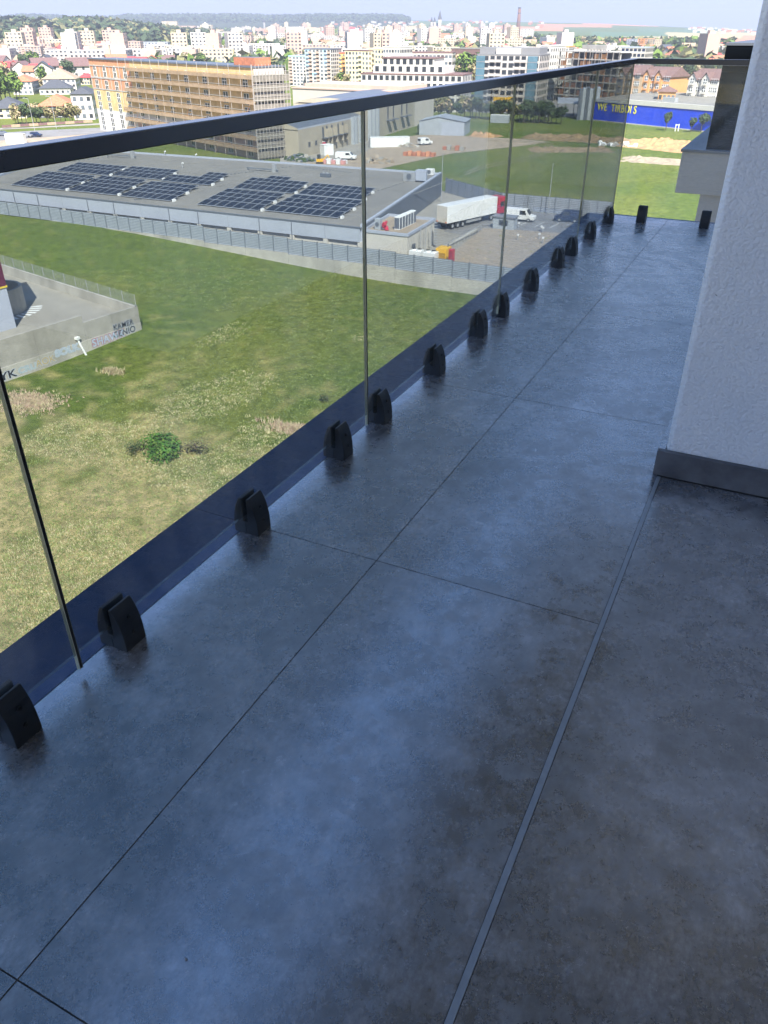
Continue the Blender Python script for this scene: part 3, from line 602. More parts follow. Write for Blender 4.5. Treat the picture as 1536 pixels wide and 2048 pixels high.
# small railing beside gravel
t = thing('yard_railing', 'thin galvanised railing between loading ramp and gravel', 'railing', (-46.5, 113, G))
for k in range(16): MB().box((-.03+k*.02, k*1.3-.03, 0), (.03+k*.02, k*1.3+.03, 1.3), M_galv).build('baluster', t)
MB().bar((0, 0, 1.3), (.3, 19.5, 1.3), .04, M_galv).build('top_rail', t)
tag(MB().box((-47.5, 113, G+.07), (-46.9, 133, G+.5), M_concl).build('ramp_kerb'), 'low concrete kerb wall beside the loading ramp', 'kerb wall')
for i, (px, py) in enumerate([(938, 447), (1037, 456), (1085, 465), (1078, 478), (1035, 480), (1085, 486), (1082, 463)]):
    p = at(px, py, G+.1); o = MB().cyl((0, 0, 0), (0, 0, .7), .09, M_galv, 8).cyl((0, 0, .7), (.02, 0, .95), .2, M_fr, 8).build('vent_pipe'); o.location = p; tag(o, ['short white vent pipe in the gravel nearest the grey hut', 'tallest white vent pipe in the gravel behind the white van', 'white vent pipe at the right of the gravel near the asphalt', 'right vent pipe of the nearer gravel row', 'left vent pipe of the nearer gravel row', 'nearest vent pipe to the glass in the gravel', 'thin vent pipe right beside the tallest one in the gravel'][i], 'vent pipe', 'vent pipes in the gravel')
b = MB(); 
for k in range(60):
    x = -44+rnd()*14; y = 110+rnd()*25; r = .1+rnd()*.25; b.cyl((x, y, G+.05), (x, y, G+.1+r*.6), r, M_leaf3 if k % 2 else M_dirt, 6, r*.3)
tag(b.build('weeds'), 'small weeds and clods on the gravel bed', 'weeds', kind='stuff')
# ------------------------------------------------------------------ vehicles
def wheel(parent, x, y, r=.5, w=.28):
    o = MB().cyl((x, y-w/2, r), (x, y+w/2, r), r, M_rubber, 18).build('wheel', parent); s = 1 if y > 0 else -1
    MB().cyl((x, y+s*w/2, r), (x, y+s*(w/2+.015), r), r*.55, M_galv, 12).build('rim', o); return o
def trailer(loc, rz):
    t = thing('lorry', 'long white box trailer lorry with red cab parked in the yard', 'lorry', loc, rz)
    MB().box((0, -1.27, 1.15), (13.6, 1.27, 4.0), M_vwhite).build('cargo_box', t, bev=.05)
    MB().box((-.02, -1.2, 1.2), (-.003, -.01, 3.9), mat('shaded rear door cream', (.66, .60, .50), .5)).build('rear_door', t); MB().box((-.02, .01, 1.2), (-.003, 1.2, 3.9), mat('shaded rear door cream', (.66, .60, .50), .5)).build('rear_door', t)  # cream doors dimmer than the box: the rear's shade is in the colour
    MB().box((-.06, -1.27, .85), (.1, 1.27, 1.14), M_rubber).build('bumper', t)
    for s in (-1.05, 1.05): MB().box((-.08, s-.15, 1.22), (-.03, s+.15, 1.4), mat('tail lamp', (.7, .15, .03), .4)).build('tail_lamp', t)
    MB().box((.2, -.5, .85), (13.2, .5, 1.14), M_vgrey).build('chassis', t)
    MB().box((5.2, -1.2, .55), (9.3, -1.12, .95), M_galv).build('side_guard', t)
    for x in (1.6, 2.95, 4.3):
        for s in (-1.05, 1.05): wheel(t, x, s, .52)
    MB().box((14.1, -1.24, .9), (16.3, 1.24, 3.75), M_vred).build('cab', t, bev=.1); MB().box((16.31, -1.0, 2.1), (16.33, 1.0, 3.1), M_dwin).build('windscreen', t)
    MB().box((13.62, -.9, 1.2), (14.08, .9, 3.5), M_vred).build('cab_fairing', t)
    MB().box((14.6, -1.26, 2.1), (15.7, -1.245, 3.0), M_dwin).build('side_window', t)
    for x in (12.2, 15.3):
        for s in (-1.05, 1.05): wheel(t, x, s, .52)
    return t
p0 = at(900, 452, G); p1 = at(980, 424, G); trailer((-53.2, 131.5, G+.08), radians(70))
def van(loc, rz, m, lab, L_=5.4, H=2.0, group=None):
    t = thing('van', lab, 'van', loc, rz, group); w = .95
    prof = [(0, .35), (L_, .35), (L_, .95), (L_-.9, 1.15), (L_-1.55, H-.05), (L_-1.9, H), (.15, H), (0, 1.6)]
    b = MB(); k = 0; b.v = [(p[0], -w, p[1]) for p in prof]+[(p[0], w, p[1]) for p in prof]; n = len(prof); i = b.mi(m)
    b.f.append(tuple(range(n))); b.f.append(tuple(range(2*n-1, n-1, -1))); b.f += [(j, n+j, n+(j+1) % n, (j+1) % n) for j in range(n)]; b.m = [i]*len(b.f); b.build('body', t, bev=.07)
    for s in (-1, 1):
        MB().poly([(L_-2.7, s*(w+.012), 1.2), (L_-1.45, s*(w+.012), 1.2), (L_-1.75, s*(w+.012), H-.2), (L_-2.7, s*(w+.012), H-.2)], M_dwin).build('side_window', t)
        for x in (1.0, L_-1.0): wheel(t, x, s*(w-.12), .34, .26)
        MB().box((L_+.002, s*.75-.15, .75), (L_+.04, s*.75+.15, .93), M_fr).build('headlight', t)
    MB().poly([(L_-.93, -.85, 1.19), (L_-.93, .85, 1.19), (L_-1.5, .8, H-.1), (L_-1.5, -.8, H-.1)], M_dwin).build('windscreen', t)
    bpy.data.objects[t.children[-1].name].location = (.03, 0, .03)
    MB().box((-.02, -.7, 1.2), (-.005, .7, H-.2), M_dwin).build('rear_window', t); return t
q = at(1001, 441, G); van((q.x+.5, q.y+1.0, G+.09), radians(3), M_vwhite, 'white delivery van parked in the yard right of the lorry', 5.6, 2.1)
q = at(1150, 447, G); van((q.x+.8, q.y+1, G+.09), radians(186), M_vblue, 'navy blue van parked near the back fence', 4.8, 2.0)
for k in range(7): sheet('parking_line', [(-50+k*2.7, 141, 0), (-49.88+k*2.7, 141, 0), (-49.5+k*2.7, 146, 0), (-49.62+k*2.7, 146, 0)], G+.08, M_fr)
t = thing('guard_hut', 'small flat grey roofed hut in front of the white van', 'hut', (-43.6, 137.5, G)); MB().box((-1.9, -1, 0), (1.9, 1, 2.0), M_greyl).build('wall', t); MB().box((-2.1, -1.2, 2.01), (2.1, 1.2, 2.2), M_vgrey).build('roof', t); MB().box((-.8, -1.03, .7), (.8, -1.002, 1.6), M_dwin).build('window', t)
def lamp(nm, lab, x, y, z, h, arm=1.5, rz=0, group='street lamps'):
    t = thing(nm, lab, 'street lamp', (x, y, z), rz, group); MB().cyl((0, 0, 0), (0, 0, h), .09, M_galv, 8, .05).build('pole', t)
    if arm: MB().bar((0, 0, h), (arm, 0, h+.25), .04, M_galv).build('arm', t); MB().box((arm-.1, -.14, h+.18), (arm+.6, .14, h+.30), M_greyl).build('lamp_head', t, bev=.02)
q = at(1097, 428, G); lamp('yard_lamp', 'tall thin pole by the back fence left of the navy van', q.x, q.y-.5, G, 9, 0)
q = at(884, 404, G); lamp('yard_lamp', 'tall thin pole at the rear corner of the warehouse', q.x, q.y-.5, G, 9, 0)
# ================================================================== RAMP WITH GRAFFITI WALL
PZ = G-.3
q = [at(0, 698, PZ), at(150, 641, PZ+.5), at(272, 612, PZ), at(85, 565, PZ)]
R0 = at(275, 612, PZ); Rl = at(-60, 716, PZ); Rb = at(0, 552, PZ); D1 = (Rl-R0); D1.z = 0; D1.normalize(); N1 = Vector((-D1.y, D1.x, 0))
N1 = N1 if N1.dot(Vector((0, -1, 0))) > 0 else -N1
gw = thing('graffiti_wall', 'tall weathered concrete ramp wall covered in graffiti beside the field', 'wall', R0)
Lw = (at(150, 641, PZ)-R0).length
segs = [(0, Lw*.52, 0), (Lw*.52+.02, Lw, 0.0), (Lw+.02, Lw*2.1, .85), (Lw*2.1+.02, Lw*3.2, .85)]
# wall panels along D1, front face towards N1
def wbox(s0, s1, t0, t1, z0, z1, m, nm, par, org=R0):
    P = [D1*s0+N1*t0, D1*s1+N1*t0, D1*s1+N1*t1, D1*s0+N1*t1]; b = MB().hexa([tuple(p+Vector((0, 0, z0-org.z))) for p in P]+[tuple(p+Vector((0, 0, z1-org.z))) for p in P], m); return b.build(nm, par)
Ltot = (Rl-R0).length+8
sA = (at(150, 641, PZ)-R0).dot(D1)
for s0, s1, dz in ((0, sA*.5, 0), (sA*.5+.02, sA, 0), (sA+.02, sA*1.8, .9), (sA*1.8+.02, Ltot, .9)):
    wbox(s0, s1, -.3, 0, G-5.5, PZ+dz, M_conc, 'wall_panel', gw); wbox(s0, s1, 0.001, .1, G-5.5, PZ-2.15, M_concl, 'footing', gw)
# paved ramp deck behind
dk = PZ-1.3
Bk0 = R0+Vector((-.2, .3, 0)); bl = at(85, 553, PZ); Bk = (bl-R0); Bk.z = 0; Bk.normalize()
pts = [R0-N1*.3, R0+D1*Ltot-N1*.3, R0+D1*Ltot+Bk*60, R0+Bk*60]
sheet('ramp_paving', pts, dk, M_ypav)
bw = thing('ramp_back_wall', 'low concrete back wall of the ramp topped with wire fence', 'wall', R0)
NB = Vector((-Bk.y, Bk.x, 0)); NB = NB if NB.dot(D1) > 0 else -NB
def bbox(s0, s1, t0, t1, z0, z1, m, nm, par):
    P = [Bk*s0+NB*t0, Bk*s1+NB*t0, Bk*s1+NB*t1, Bk*s0+NB*t1]; return MB().hexa([tuple(p+Vector((0, 0, z0-R0.z))) for p in P]+[tuple(p+Vector((0, 0, z1-R0.z))) for p in P], m).build(nm, par)
for k in range(8): bbox(.02+k*5.5, 5.48+k*5.5, -.001, .3, G-5, PZ+.0, M_concl, 'wall_panel', bw)
mf = thing('wire_fence', 'see-through wire mesh fence with thin posts on the ramp back wall', 'fence', R0)
for k in range(16): bbox(.1+k*2.7, .16+k*2.7, .1, .16, PZ, PZ+1.5, M_galv, 'post', mf)
b = MB()
for k in range(9): z = .1+k*.17; a = Bk*.1+NB*.13+Vector((0, 0, z)); c = Bk*43+NB*.13+Vector((0, 0, z)); b.bar(a, c, .008, M_galv)
for k in range(260): a = Bk*(.1+k*.165)+NB*.13; b.bar(a+Vector((0, 0, .05)), a+Vector((0, 0, 1.45)), .006, M_galv)
tag(b.build('wire_mesh', mf), kind='stuff')
# curved ramp wall and purple building
cw = thing('curved_wall', 'curved pale concrete wall beside the purple building', 'wall', at(38, 640, dk)); cpt = at(14, 632, dk)
pts = []
for k in range(15):
    a = radians(-70+k*15); pts.append(Vector((cos(a)*3.4, sin(a)*3.4)))
org = at(22, 628, dk)
for k in range(14):
    a, c = pts[k], pts[k+1]; b = MB(); s = .9
    b.hexa([(a.x, a.y, 0), (c.x, c.y, 0), (c.x*s, c.y*s, 0), (a.x*s, a.y*s, 0), (a.x, a.y, 3.1), (c.x, c.y, 3.1), (c.x*s, c.y*s, 3.1), (a.x*s, a.y*s, 3.1)], M_concl); o = b.build('wall_panel', cw); o.location = org-cw.location+Vector((-2.6, .4, 0))
pb = thing('purple_building', 'corner of a grey building with purple upper storey and yellow trim', 'building', at(33, 655, dk))
Pc = at(33, 655, dk); pb.location = Pc
for nm, z0, z1, g_, m in (('lower_wall', -1, 5.0, 0, M_lilac), ('trim', 5.002, 5.2, .12, M_yline), ('upper_wall', 5.202, 14, .06, M_purple)):
    P = [Vector((0, 0, 0)), D1*30, D1*30+Bk*5.5, Bk*5.5]
    vw = Vector((Pc.x, Pc.y, 0)).normalized(); vw = Matrix.Rotation(radians(4), 3, 'Z')@vw
    P = [-D1*g_+N1*g_, D1*30+N1*g_, D1*30+vw*9, vw*9-D1*g_]
    MB().prism([(p.x, p.y) for p in P][::-1], z0, z1, m).build(nm, pb)
# striped hatch on paving
zz = thing('hatched_marking', 'white hatch stripes painted on the ramp paving round the curved wall', 'marking', (org.x-2.6, org.y+.4, dk+.005))
for k in range(12):
    a = radians(-75+k*11); MB().poly([(cos(a)*3.7, sin(a)*3.7, 0), (cos(a)*5.3, sin(a)*5.3, 0), (cos(a+.09)*5.3, sin(a+.09)*5.3, 0), (cos(a+.09)*3.7, sin(a+.09)*3.7, 0)], M_fr).build('stripe', zz)
# graffiti
def graf(txt, s, z, size, mf_, mo, lab, sx=1.0):
    X = -D1; rot = Matrix((X, Vector((0, 0, 1)), N1)).transposed().to_4x4()
    root = None
    for off, m, t_ in ((.075, mo, .104), (.02, mf_, .112)):
        me = textmesh(txt, size, .001, m, off*size)
        if root is None:
            root = bpy.data.objects.new('graffiti', me); C.objects.link(root); root.matrix_world = Matrix.Translation(R0+D1*s+N1*t_+Vector((0, 0, z-R0.z)))@rot@Matrix.Diagonal((sx, 1, 1, 1)); tag(root, lab, 'graffiti', 'graffiti on the ramp wall')
        else:
            c = bpy.data.objects.new('letter_fill', me); C.objects.link(c); c.parent = root; c.location = (0, 0, .008)
bk = mat('black spray paint', (.012, .014, .02), .7); gy = mat('silver spray paint', (.42, .45, .50), .6); lb = mat('pale blue spray paint', (.42, .52, .62), .7); pk = mat('magenta spray paint', (.36, .14, .20), .7); og = mat('ochre spray paint', (.42, .33, .17), .8); tq = mat('turquoise spray paint', (.36, .44, .46), .8)
graf('KAMER', 4.3, PZ-2.0, .95, bk, gy, 'black bubble lettering KAMER near the right end of the wall')
graf('GENIO', 4.5, PZ-3.0, 1.1, bk, gy, 'black bubble lettering GENIO near the right end of the wall')
graf('SHAWK', sA*.93, PZ-3.2, 1.35, lb, pk, 'pale blue bubble lettering with magenta outline on the wall')
graf('YK', sA*1.0+11.9, PZ-3.5, 1.2, bk, gy, 'scrawled black tag at the far left of the wall', 1.3)
graf('AOK', sA*1.0+7.3, PZ-3.3, 1.15, og, gy, 'ochre lettering left of the leaning white post')
graf('CRU', sA*1.0+9.6, PZ-3.4, .95, tq, gy, 'faint turquoise lettering on the wall between black and ochre ones', 1.2)
graf('SOLK', sA*1.0+4.6, PZ-2.9, 1.1, gy, lb, 'silver and pale blue lettering left of the wall step', 1.2)
p = R0+D1*(sA+1.2)+N1*.45; t = thing('leaning_post', 'white post leaning against the graffiti wall near the step', 'post', (p.x, p.y, PZ-4.6)); MB().cyl((.6, .3, 0), (-.3, -.1, 3.0), .13, M_fr, 10).build('post', t); MB().box((-.6, -.35, 2.95), (-.05, .15, 3.25), M_fr).build('head', t)

# ================================================================== TOWN
def gz(x, y): return float(terr(x, y))
def win_mesh(w, h, fm, pm, arch=False, cross=True, name='window'):
    b = MB(); n = 6
    if arch:
        top = [(w/2*cos(pi*k/n), h-w/2+w/2*sin(pi*k/n)) for k in range(n+1)]; pts = [(-w/2, 0), (w/2, 0)]+top[0:1]+top[1:]
        b.poly([(p[0], -.02, p[1]) for p in pts], pm)
        for a, c in zip(pts, pts[1:]+pts[:1]): b.bar((a[0], -.04, a[1]), (c[0], -.04, c[1]), .06, fm)
    else:
        b.poly([(-w/2, -.02, 0), (w/2, -.02, 0), (w/2, -.02, h), (-w/2, -.02, h)], pm); f = .09
        b.box((-w/2-f, -.07, -f), (w/2+f, 0, 0), fm); b.box((-w/2-f, -.06, h), (w/2+f, 0, h+f), fm); b.box((-w/2-f, -.065, 0), (-w/2, 0, h), fm); b.box((w/2, -.065, 0), (w/2+f, 0, h), fm)
    if cross:
        b.box((-.12, -.055, .05), (.12, -.021, h-.05), fm); b.box((-w/2, -.05, h*.5-.1), (w/2, -.022, h*.5+.1), fm)
    return b.mesh(name)
def frame_of(pL, DL, pR, DR):
    A = far(*pL, DL); B = far(*pR, DR); return A, B
def block(name, label, cat, pL, pR, DL, DR, depth, wm, rm=None, flo=6, ncol=8, win=(1.4, 1.5), fm=None, pm=None, single=False, roof='flat', bal=None, group=None, zt=None, base=None, side=True, skipc=(), par=.5, pitch=None):
    """one building: front face from pixel pL (at distance DL) to pR (distance DR), the pixels on its top edge"""
    fm = fm or M_fr; pm = pm or M_gwin
    A, B = frame_of(pL, DL, pR, DR); top = (A.z+B.z)/2; z0 = base if base is not None else min(gz(A.x, A.y), gz(B.x, B.y)); Wd = hypot(B.x-A.x, B.y-A.y); H = max(3, top-z0)
    t = thing(name, label, cat, (A.x, A.y, z0), atan2(B.y-A.y, B.x-A.x), group)
    MB().box((0, 0, -2), (Wd, depth, H), wm).build('wall', t)
    if roof == 'flat': MB().box((-.15, -.15, H+.002), (Wd+.15, depth+.15, H+par), rm or wm).build('roof', t)
    elif roof == 'hip':
        b = MB(); h = min(depth, Wd)*.28; i = min(depth, Wd)*.42; e = .6; z = H+.002
        c = [(-e, -e, z), (Wd+e, -e, z), (Wd+e, depth+e, z), (-e, depth+e, z)]
        r = [(i, depth/2, z+h), (Wd-i, depth/2, z+h)] if Wd > depth else [(Wd/2, i, z+h), (Wd/2, depth-i, z+h)]
        if Wd > depth: b.poly([c[0], c[1], r[1], r[0]], rm); b.poly([c[1], c[2], r[1]], rm); b.poly([c[2], c[3], r[0], r[1]], rm); b.poly([c[3], c[0], r[0]], rm)
        else: b.poly([c[0], c[1], r[0]], rm); b.poly([c[1], c[2], r[1], r[0]], rm); b.poly([c[2], c[3], r[1]], rm); b.poly([c[3], c[0], r[0], r[1]], rm)
        b.poly(c[::-1], rm); b.build('roof', t)
    elif roof == 'gable':
        b = MB(); h = depth*.32; e = .5; z = H+.002
        b.poly([(-e, -e, z), (Wd+e, -e, z), (Wd+e, depth/2, z+h), (-e, depth/2, z+h)], rm); b.poly([(Wd+e, depth+e, z), (-e, depth+e, z), (-e, depth/2, z+h), (Wd+e, depth/2, z+h)], rm)
        b.poly([(0, 0, H), (0, depth/2, H+h*.95), (0, depth, H)], wm); b.poly([(Wd, 0, H), (Wd, depth, H), (Wd, depth/2, H+h*.95)], wm); b.build('roof', t)
    fh = H/flo; cw = Wd/ncol; ww = min(win[0], cw*.7); hh = min(win[1], fh*.62)
    nd = max(1, int(depth/cw)) if side else 0
    if single:
        me = win_mesh(ww, hh, fm, pm, cross=False)
        for f in range(flo):
            for c in range(ncol):
                if c in skipc: continue
                inst('window', me, t, ((c+.5)*cw, 0, f*fh+fh*.25))
            for c in range(nd): inst('window', me, t, (Wd, (c+.5)*depth/nd, f*fh+fh*.25), (0, 0, pi/2))
    else:
        b = MB()
        for f in range(flo):
            z = f*fh+fh*.25
            for c in range(ncol):
                if c in skipc: continue
                x = (c+.5)*cw; b.poly([(x-ww/2, -.06, z), (x+ww/2, -.06, z), (x+ww/2, -.06, z+hh), (x-ww/2, -.06, z+hh)], pm if rnd() < .7 else M_dwin)
                b.box((x-ww/2-.1, -.1, z-.15), (x+ww/2+.1, 0, z-.01), fm)
            for c in range(nd):
                y = (c+.5)*depth/nd; b.poly([(Wd+.06, y-ww/2, z), (Wd+.06, y+ww/2, z), (Wd+.06, y+ww/2, z+hh), (Wd+.06, y-ww/2, z+hh)], M_dwin)
                b.poly([(-.06, y+ww/2, z), (-.06, y-ww/2, z), (-.06, y-ww/2, z+hh), (-.06, y+ww/2, z+hh)], M_dwin)
        tag(b.build('window', t), kind='stuff')
    if bal:
        for c in bal[0]:
            x = (c+.5)*cw
            for f in range(1, flo):
                z = f*fh; o = MB().box((x-cw*.42, -1.2, z), (x+cw*.42, -.001, z+.15), bal[1]).box((x-cw*.42, -1.2, z+.151), (x+cw*.42, -1.1, z+1.05), bal[1]).build('balcony', t)
    return t, Wd, H, fh, cw
# ---- brick building under construction
A = far(177, 121, 318); B = far(505, 129, 231); UZ = G
Hh = 21.6; Wd = hypot(B.x-A.x, B.y-A.y); rzb = atan2(B.y-A.y, B.x-A.x); dep = 9.5
ub = thing('unfinished_building', 'large brick building under construction with arched top windows and ochre insulation', 'building', (A.x, A.y, G), rzb); 
b = MB(); xs = Wd*.30; xm = Wd*.42
z_br = Hh*.60; z_wh = Hh*.32
b.box((0, .001, z_br), (xs, .3, Hh), M_brick); b.build('brick_wall', ub)
MB().box((0, 0, z_wh), (xs, .3, z_br-.002), M_ochre).build('insulation_panel', ub); MB().box((0, .002, 0), (xs, .3, z_wh-.002), M_whitec).build('render_coat', ub)
MB().box((xs+.002, 0, z_wh+.5), (Wd, .3, Hh), M_ochre).build('insulation_panel', ub); MB().box((xs+.002, .002, 4.5), (Wd, .3, z_wh+.498), M_whitec).build('render_coat', ub); MB().box((xs+.002, .003, 0), (Wd, .3, 4.498), M_pink).build('ground_floor_wall', ub)
MB().box((0, .302, 0), (Wd, dep, Hh-.4), M_conc).build('core_wall', ub)
MB().box((-.3, -.3, Hh+.002), (Wd+.3, dep+.3, Hh+.35), M_dgrey).build('roof', ub); MB().box((-.1, -.15, Hh-1.9), (xs+.1, -.001, Hh-1.65), M_concl).build('ledge', ub); MB().box((-.1, -.15, Hh-5.5), (xs+.1, -.001, Hh-5.0), M_concl).build('ledge', ub)
MB().box((0, -.12, z_br-.1), (xs*.98, -.001, z_br+.2), M_concl).build('ledge', ub)
for k in range(9): MB().box((k*xs/8-.12, -.10, z_br+.3), (k*xs/8+.12, -.001, Hh-2), M_concl).build('brick_pier', ub)
MB().box((Wd+.001, 0, 0), (Wd+.3, dep*.99, Hh-.2), M_white).build('end_wall', ub)
MB().prism([(Wd*.88, 2), (Wd*.98, 2), (Wd*.98, 7), (Wd*.88, 7)], Hh+.4, Hh+2.2, M_terra, M_dgrey).build('stair_head', ub)
wa = win_mesh(2.2, 3.4, M_fr, M_dwin, True); wr = win_mesh(2.2, 2.6, M_fr, M_dwin)
ncol = 11; rows = [Hh-5.0, Hh-8.6, Hh-11.9, Hh-15.1, Hh-18.3, .6]
cx = [xs*(.125+.25*k) for k in range(4)]+[xs+(Wd-xs)*(.06+.147*k) for k in range(7)]
for c in cx:
    for r, z in enumerate(rows): inst('window', wa if r == 0 else wr, ub, (c, -.005, z))
for k in range(3):
    for r, z in enumerate(rows): inst('window', wr, ub, (Wd+.31, 1.8+k*3, z), (0, 0, pi/2))
# scaffolding
sc = thing('scaffolding', 'scaffolding with boards and brown netting along the brick building', 'scaffolding', (A.x, A.y, G), rzb)
nb = 14; lev = 7
M_net = mat('debris net', (.34, .24, .15), .95, .25, .6)  # net brown also carries the painted shade strips of the scaffolded front
for l in range(1, lev+1):
    z = l*Hh/(lev+.6); x0 = Wd*.245 if l < 4 else (xs*1.0 if l > 5 else Wd*.27)
    MB().box((x0, -1.5, z), (Wd+1.5, -.35, z+.10), M_wood).build('deck', sc)
    MB().box((x0, -1.55, z-.85), (Wd+1.4, -1.50, z-.05), M_net).build('debris_net', sc)
    MB().bar((x0, -1.52, z+.55), (Wd+1.5, -1.52, z+.55), .04, M_pole).build('guard_rail', sc)
    MB().box((Wd+.5, -1.2, z+.001), (Wd+1.6, dep+1, z+.12), M_concl).build('deck', sc)
    MB().bar((Wd+1.62, -1.5, z+.9), (Wd+1.62, dep+1, z+.9), .04, M_pole).build('guard_rail', sc)
for k in range(nb+1):
    x = Wd*.25+(Wd*.75+1.4)*k/nb; MB().bar((x, -1.48, 0), (x, -1.48, Hh+.8), .045, M_pole).build('pole', sc)
    if k % 3 == 1: MB().bar((x, -1.5, (k % 5)*3), (x+4.2, -1.5, (k % 5)*3+5), .03, M_brick).build('brace', sc)
for k in range(12): MB().bar((Wd+1.6, k*(dep+2)/11-1.4, 0), (Wd+1.6, k*(dep+2)/11-1.4, Hh+.8), .05, M_pole).build('pole', sc)
M_nets = mat('grey debris net', (.20, .18, .15), .95, .25, .8)
for l in range(9): MB().box((Wd+1.45, -1.2, l*2.25+.5), (Wd+1.5, dep+.8, l*2.25+2.1), M_nets).build('debris_net', sc)
# ---- white stepped apartment house
def sub(t, nm, a, c, m): return MB().box(a, c, m).build(nm, t)
t, w_, h_, fh, cw = block('apartment_house', 'white stepped apartment house with large windows behind the handrail', 'apartment house', (722, 148), (925, 152), 385, 372, 18, M_whitec, M_brownr, 5, 17, (1.5, 1.8), M_frg, M_dwin, True)
a_ = .30*w_; b_ = .80*w_
for f in range(2):
    x0 = w_*(.12+.09*f); x1 = w_*(.82-.10*f); sub(t, 'upper_storey', (x0, .6, h_+f*fh+.51), (x1, 17, h_+(f+1)*fh+.5), M_whitec); me = win_mesh(1.6, 1.9, M_frg, M_dwin, cross=False)
    for k in range(9-f): inst('window', me, t, (x0+(k+.5)*(x1-x0)/(9-f), .59, h_+f*fh+.5+fh*.25))
sub(t, 'upper_roof', (w_*.2, .3, h_+2*fh+.51), (w_*.73, 17.3, h_+2*fh+.9), M_brownr)
# ---- glass and white apartment house
t, w_, h_, fh, cw = block('apartment_house', 'white apartment house with teal glass corners and grey attic', 'apartment house', (955, 109), (1080, 112), 428, 420, 20, M_white, M_frg, 7, 10, (2.0, 1.9), M_frg, M_dwin, True, bal=((2, 3, 6, 7), M_white))
sub(t, 'curtain_wall', (-.3, -.5, 0), (w_*.13, -.07, h_-.3), M_bwin); sub(t, 'curtain_wall', (w_*.82, -.5, 0), (w_*.97, -.07, h_-.3), M_bwin)
for f in range(1, 7): sub(t, 'spandrel', (-.35, -.55, f*fh), (w_*.14, -.501, f*fh+.25), M_frg); sub(t, 'spandrel', (w_*.81, -.55, f*fh), (w_*.98, -.501, f*fh+.25), M_frg)
sub(t, 'attic', (.5, 2, h_+.51), (w_*.97, 18, h_+3), M_frg); sub(t, 'attic', (w_*.3, .5, h_+.51), (w_*.68, 1.99, h_+2.9), M_whitec)
block('apartment_house', 'tall plain white block beside the glass cornered house', 'apartment house', (1081, 92), (1102, 94), 450, 448, 24, M_whitec, M_whitec, 8, 2, (1.2, 1.3), M_fr, M_gwin)
block('apartment_house', 'white block with orange stripe and rows of small windows', 'apartment house', (1103, 93), (1138, 96), 470, 468, 14, M_whitec, M_orange, 9, 4, (1.3, 1.4), M_fr, M_gwin)
# ---- orange and grey concrete frame
A = far(1120, 100, 440); B = far(1243, 100, 415); Wd = hypot(B.x-A.x, B.y-A.y); H = A.z-G
cf = thing('unfinished_block', 'open concrete frame of a block under construction with orange infill', 'building', (A.x, A.y, G), atan2(B.y-A.y, B.x-A.x))
for f in range(8):
    z = f*H/7.2; sub(cf, 'floor_slab', (-.5, -.8, z), (Wd+.5, 16, z+.35), M_concl)
    if f < 7:
        for k in range(10): sub(cf, 'column', (k*(Wd-.5)/9, 0, z+.352), (k*(Wd-.5)/9+.5, .5, z+H/7.2-.002), M_orange if k % 3 == 1 else M_conc)
        for k in range(9):
            if (k*3+f*2) % 4 > 1: sub(cf, 'brick_infill', (k*(Wd-.5)/9+.9, .6, z+.352), (k*(Wd-.5)/9+Wd/9-.7, .9, z+H/7.2-.6), M_orange if f > 3 else M_brick)
sub(cf, 'core_wall', (1, 8, .36), (Wd-1, 8.3, H-.5), M_dgrey); sub(cf, 'core_wall', (Wd*.3, 3, H+.4), (Wd*.7, 9, H+2.2), M_conc)
for k in range(12): MB().bar((k*Wd/11, -1.1, 0), (k*Wd/11, -1.1, H+.8), .06, M_pole).build('prop', cf)
# ---- colourful panel blocks
block('panel_block', 'white panel block with light blue strip left of the blue one', 'apartment block', (577, 112), (612, 114), 560, 556, 14, M_whitec, M_blue, 9, 5, (1.5, 1.3), bal=((0,), M_pink))
t, w_, h_, fh, cw = block('panel_block', 'tall white and light blue panel block with red balconies', 'apartment block', (609, 98), (661, 100), 540, 532, 15, M_whitec, M_dgrey, 10, 7, (1.5, 1.3), bal=((1, 3, 6), M_pink))
sub(t, 'blue_panel', (.2, -.05, h_*.55), (w_*.2, -.001, h_-.1), M_blue); sub(t, 'blue_panel', (w_*.25, -.05, h_*.3), (w_*.45, -.001, h_*.42), M_blue); sub(t, 'blue_panel', (w_*.7, -.05, h_*.6), (w_*.85, -.001, h_-.1), M_blue)
block('panel_block', 'narrow bright yellow panel block', 'apartment block', (661, 106), (691, 108), 545, 540, 14, M_yel, M_red, 8, 4, (1.4, 1.3), bal=((1, 3), M_orange))
block('panel_block', 'pale cream panel block right of the yellow one', 'apartment block', (690, 104), (737, 100), 530, 520, 14, M_yelp, M_brownr, 8, 7, (1.4, 1.3), bal=((4,), M_yelp))
block('panel_block', 'cream panel block with yellow end behind the white stepped house', 'apartment block', (737, 98), (762, 98), 525, 520, 14, M_yelp, M_yelp, 8, 4, (1.4, 1.3), bal=((1,), M_cream))
block('hall', 'brown ribbed office block behind the white stepped house', 'office', (903, 96), (957, 100), 640, 630, 20, M_brownr, M_grey, 4, 1, (1, .5))
tt = bpy.data.objects[bpy.context.scene.collection.objects[-1].parent.name]
for k in range(5): sub(tt, 'rib', (-.2, -.5, 3+k*2.7), (26, -.07, 4+k*2.7), M_tanr)
block('apartment_house', 'white terraced house above the stepped apartments', 'apartment house', (766, 98), (800, 92), 480, 475, 14, M_whitec, M_whitec, 7, 6, (1.5, 1.4))
block('apartment_house', 'broad white house with brown roof line behind the stepped apartments', 'apartment house', (795, 104), (905, 108), 500, 495, 14, M_white, M_brownr, 6, 14, (1.6, 1.4))
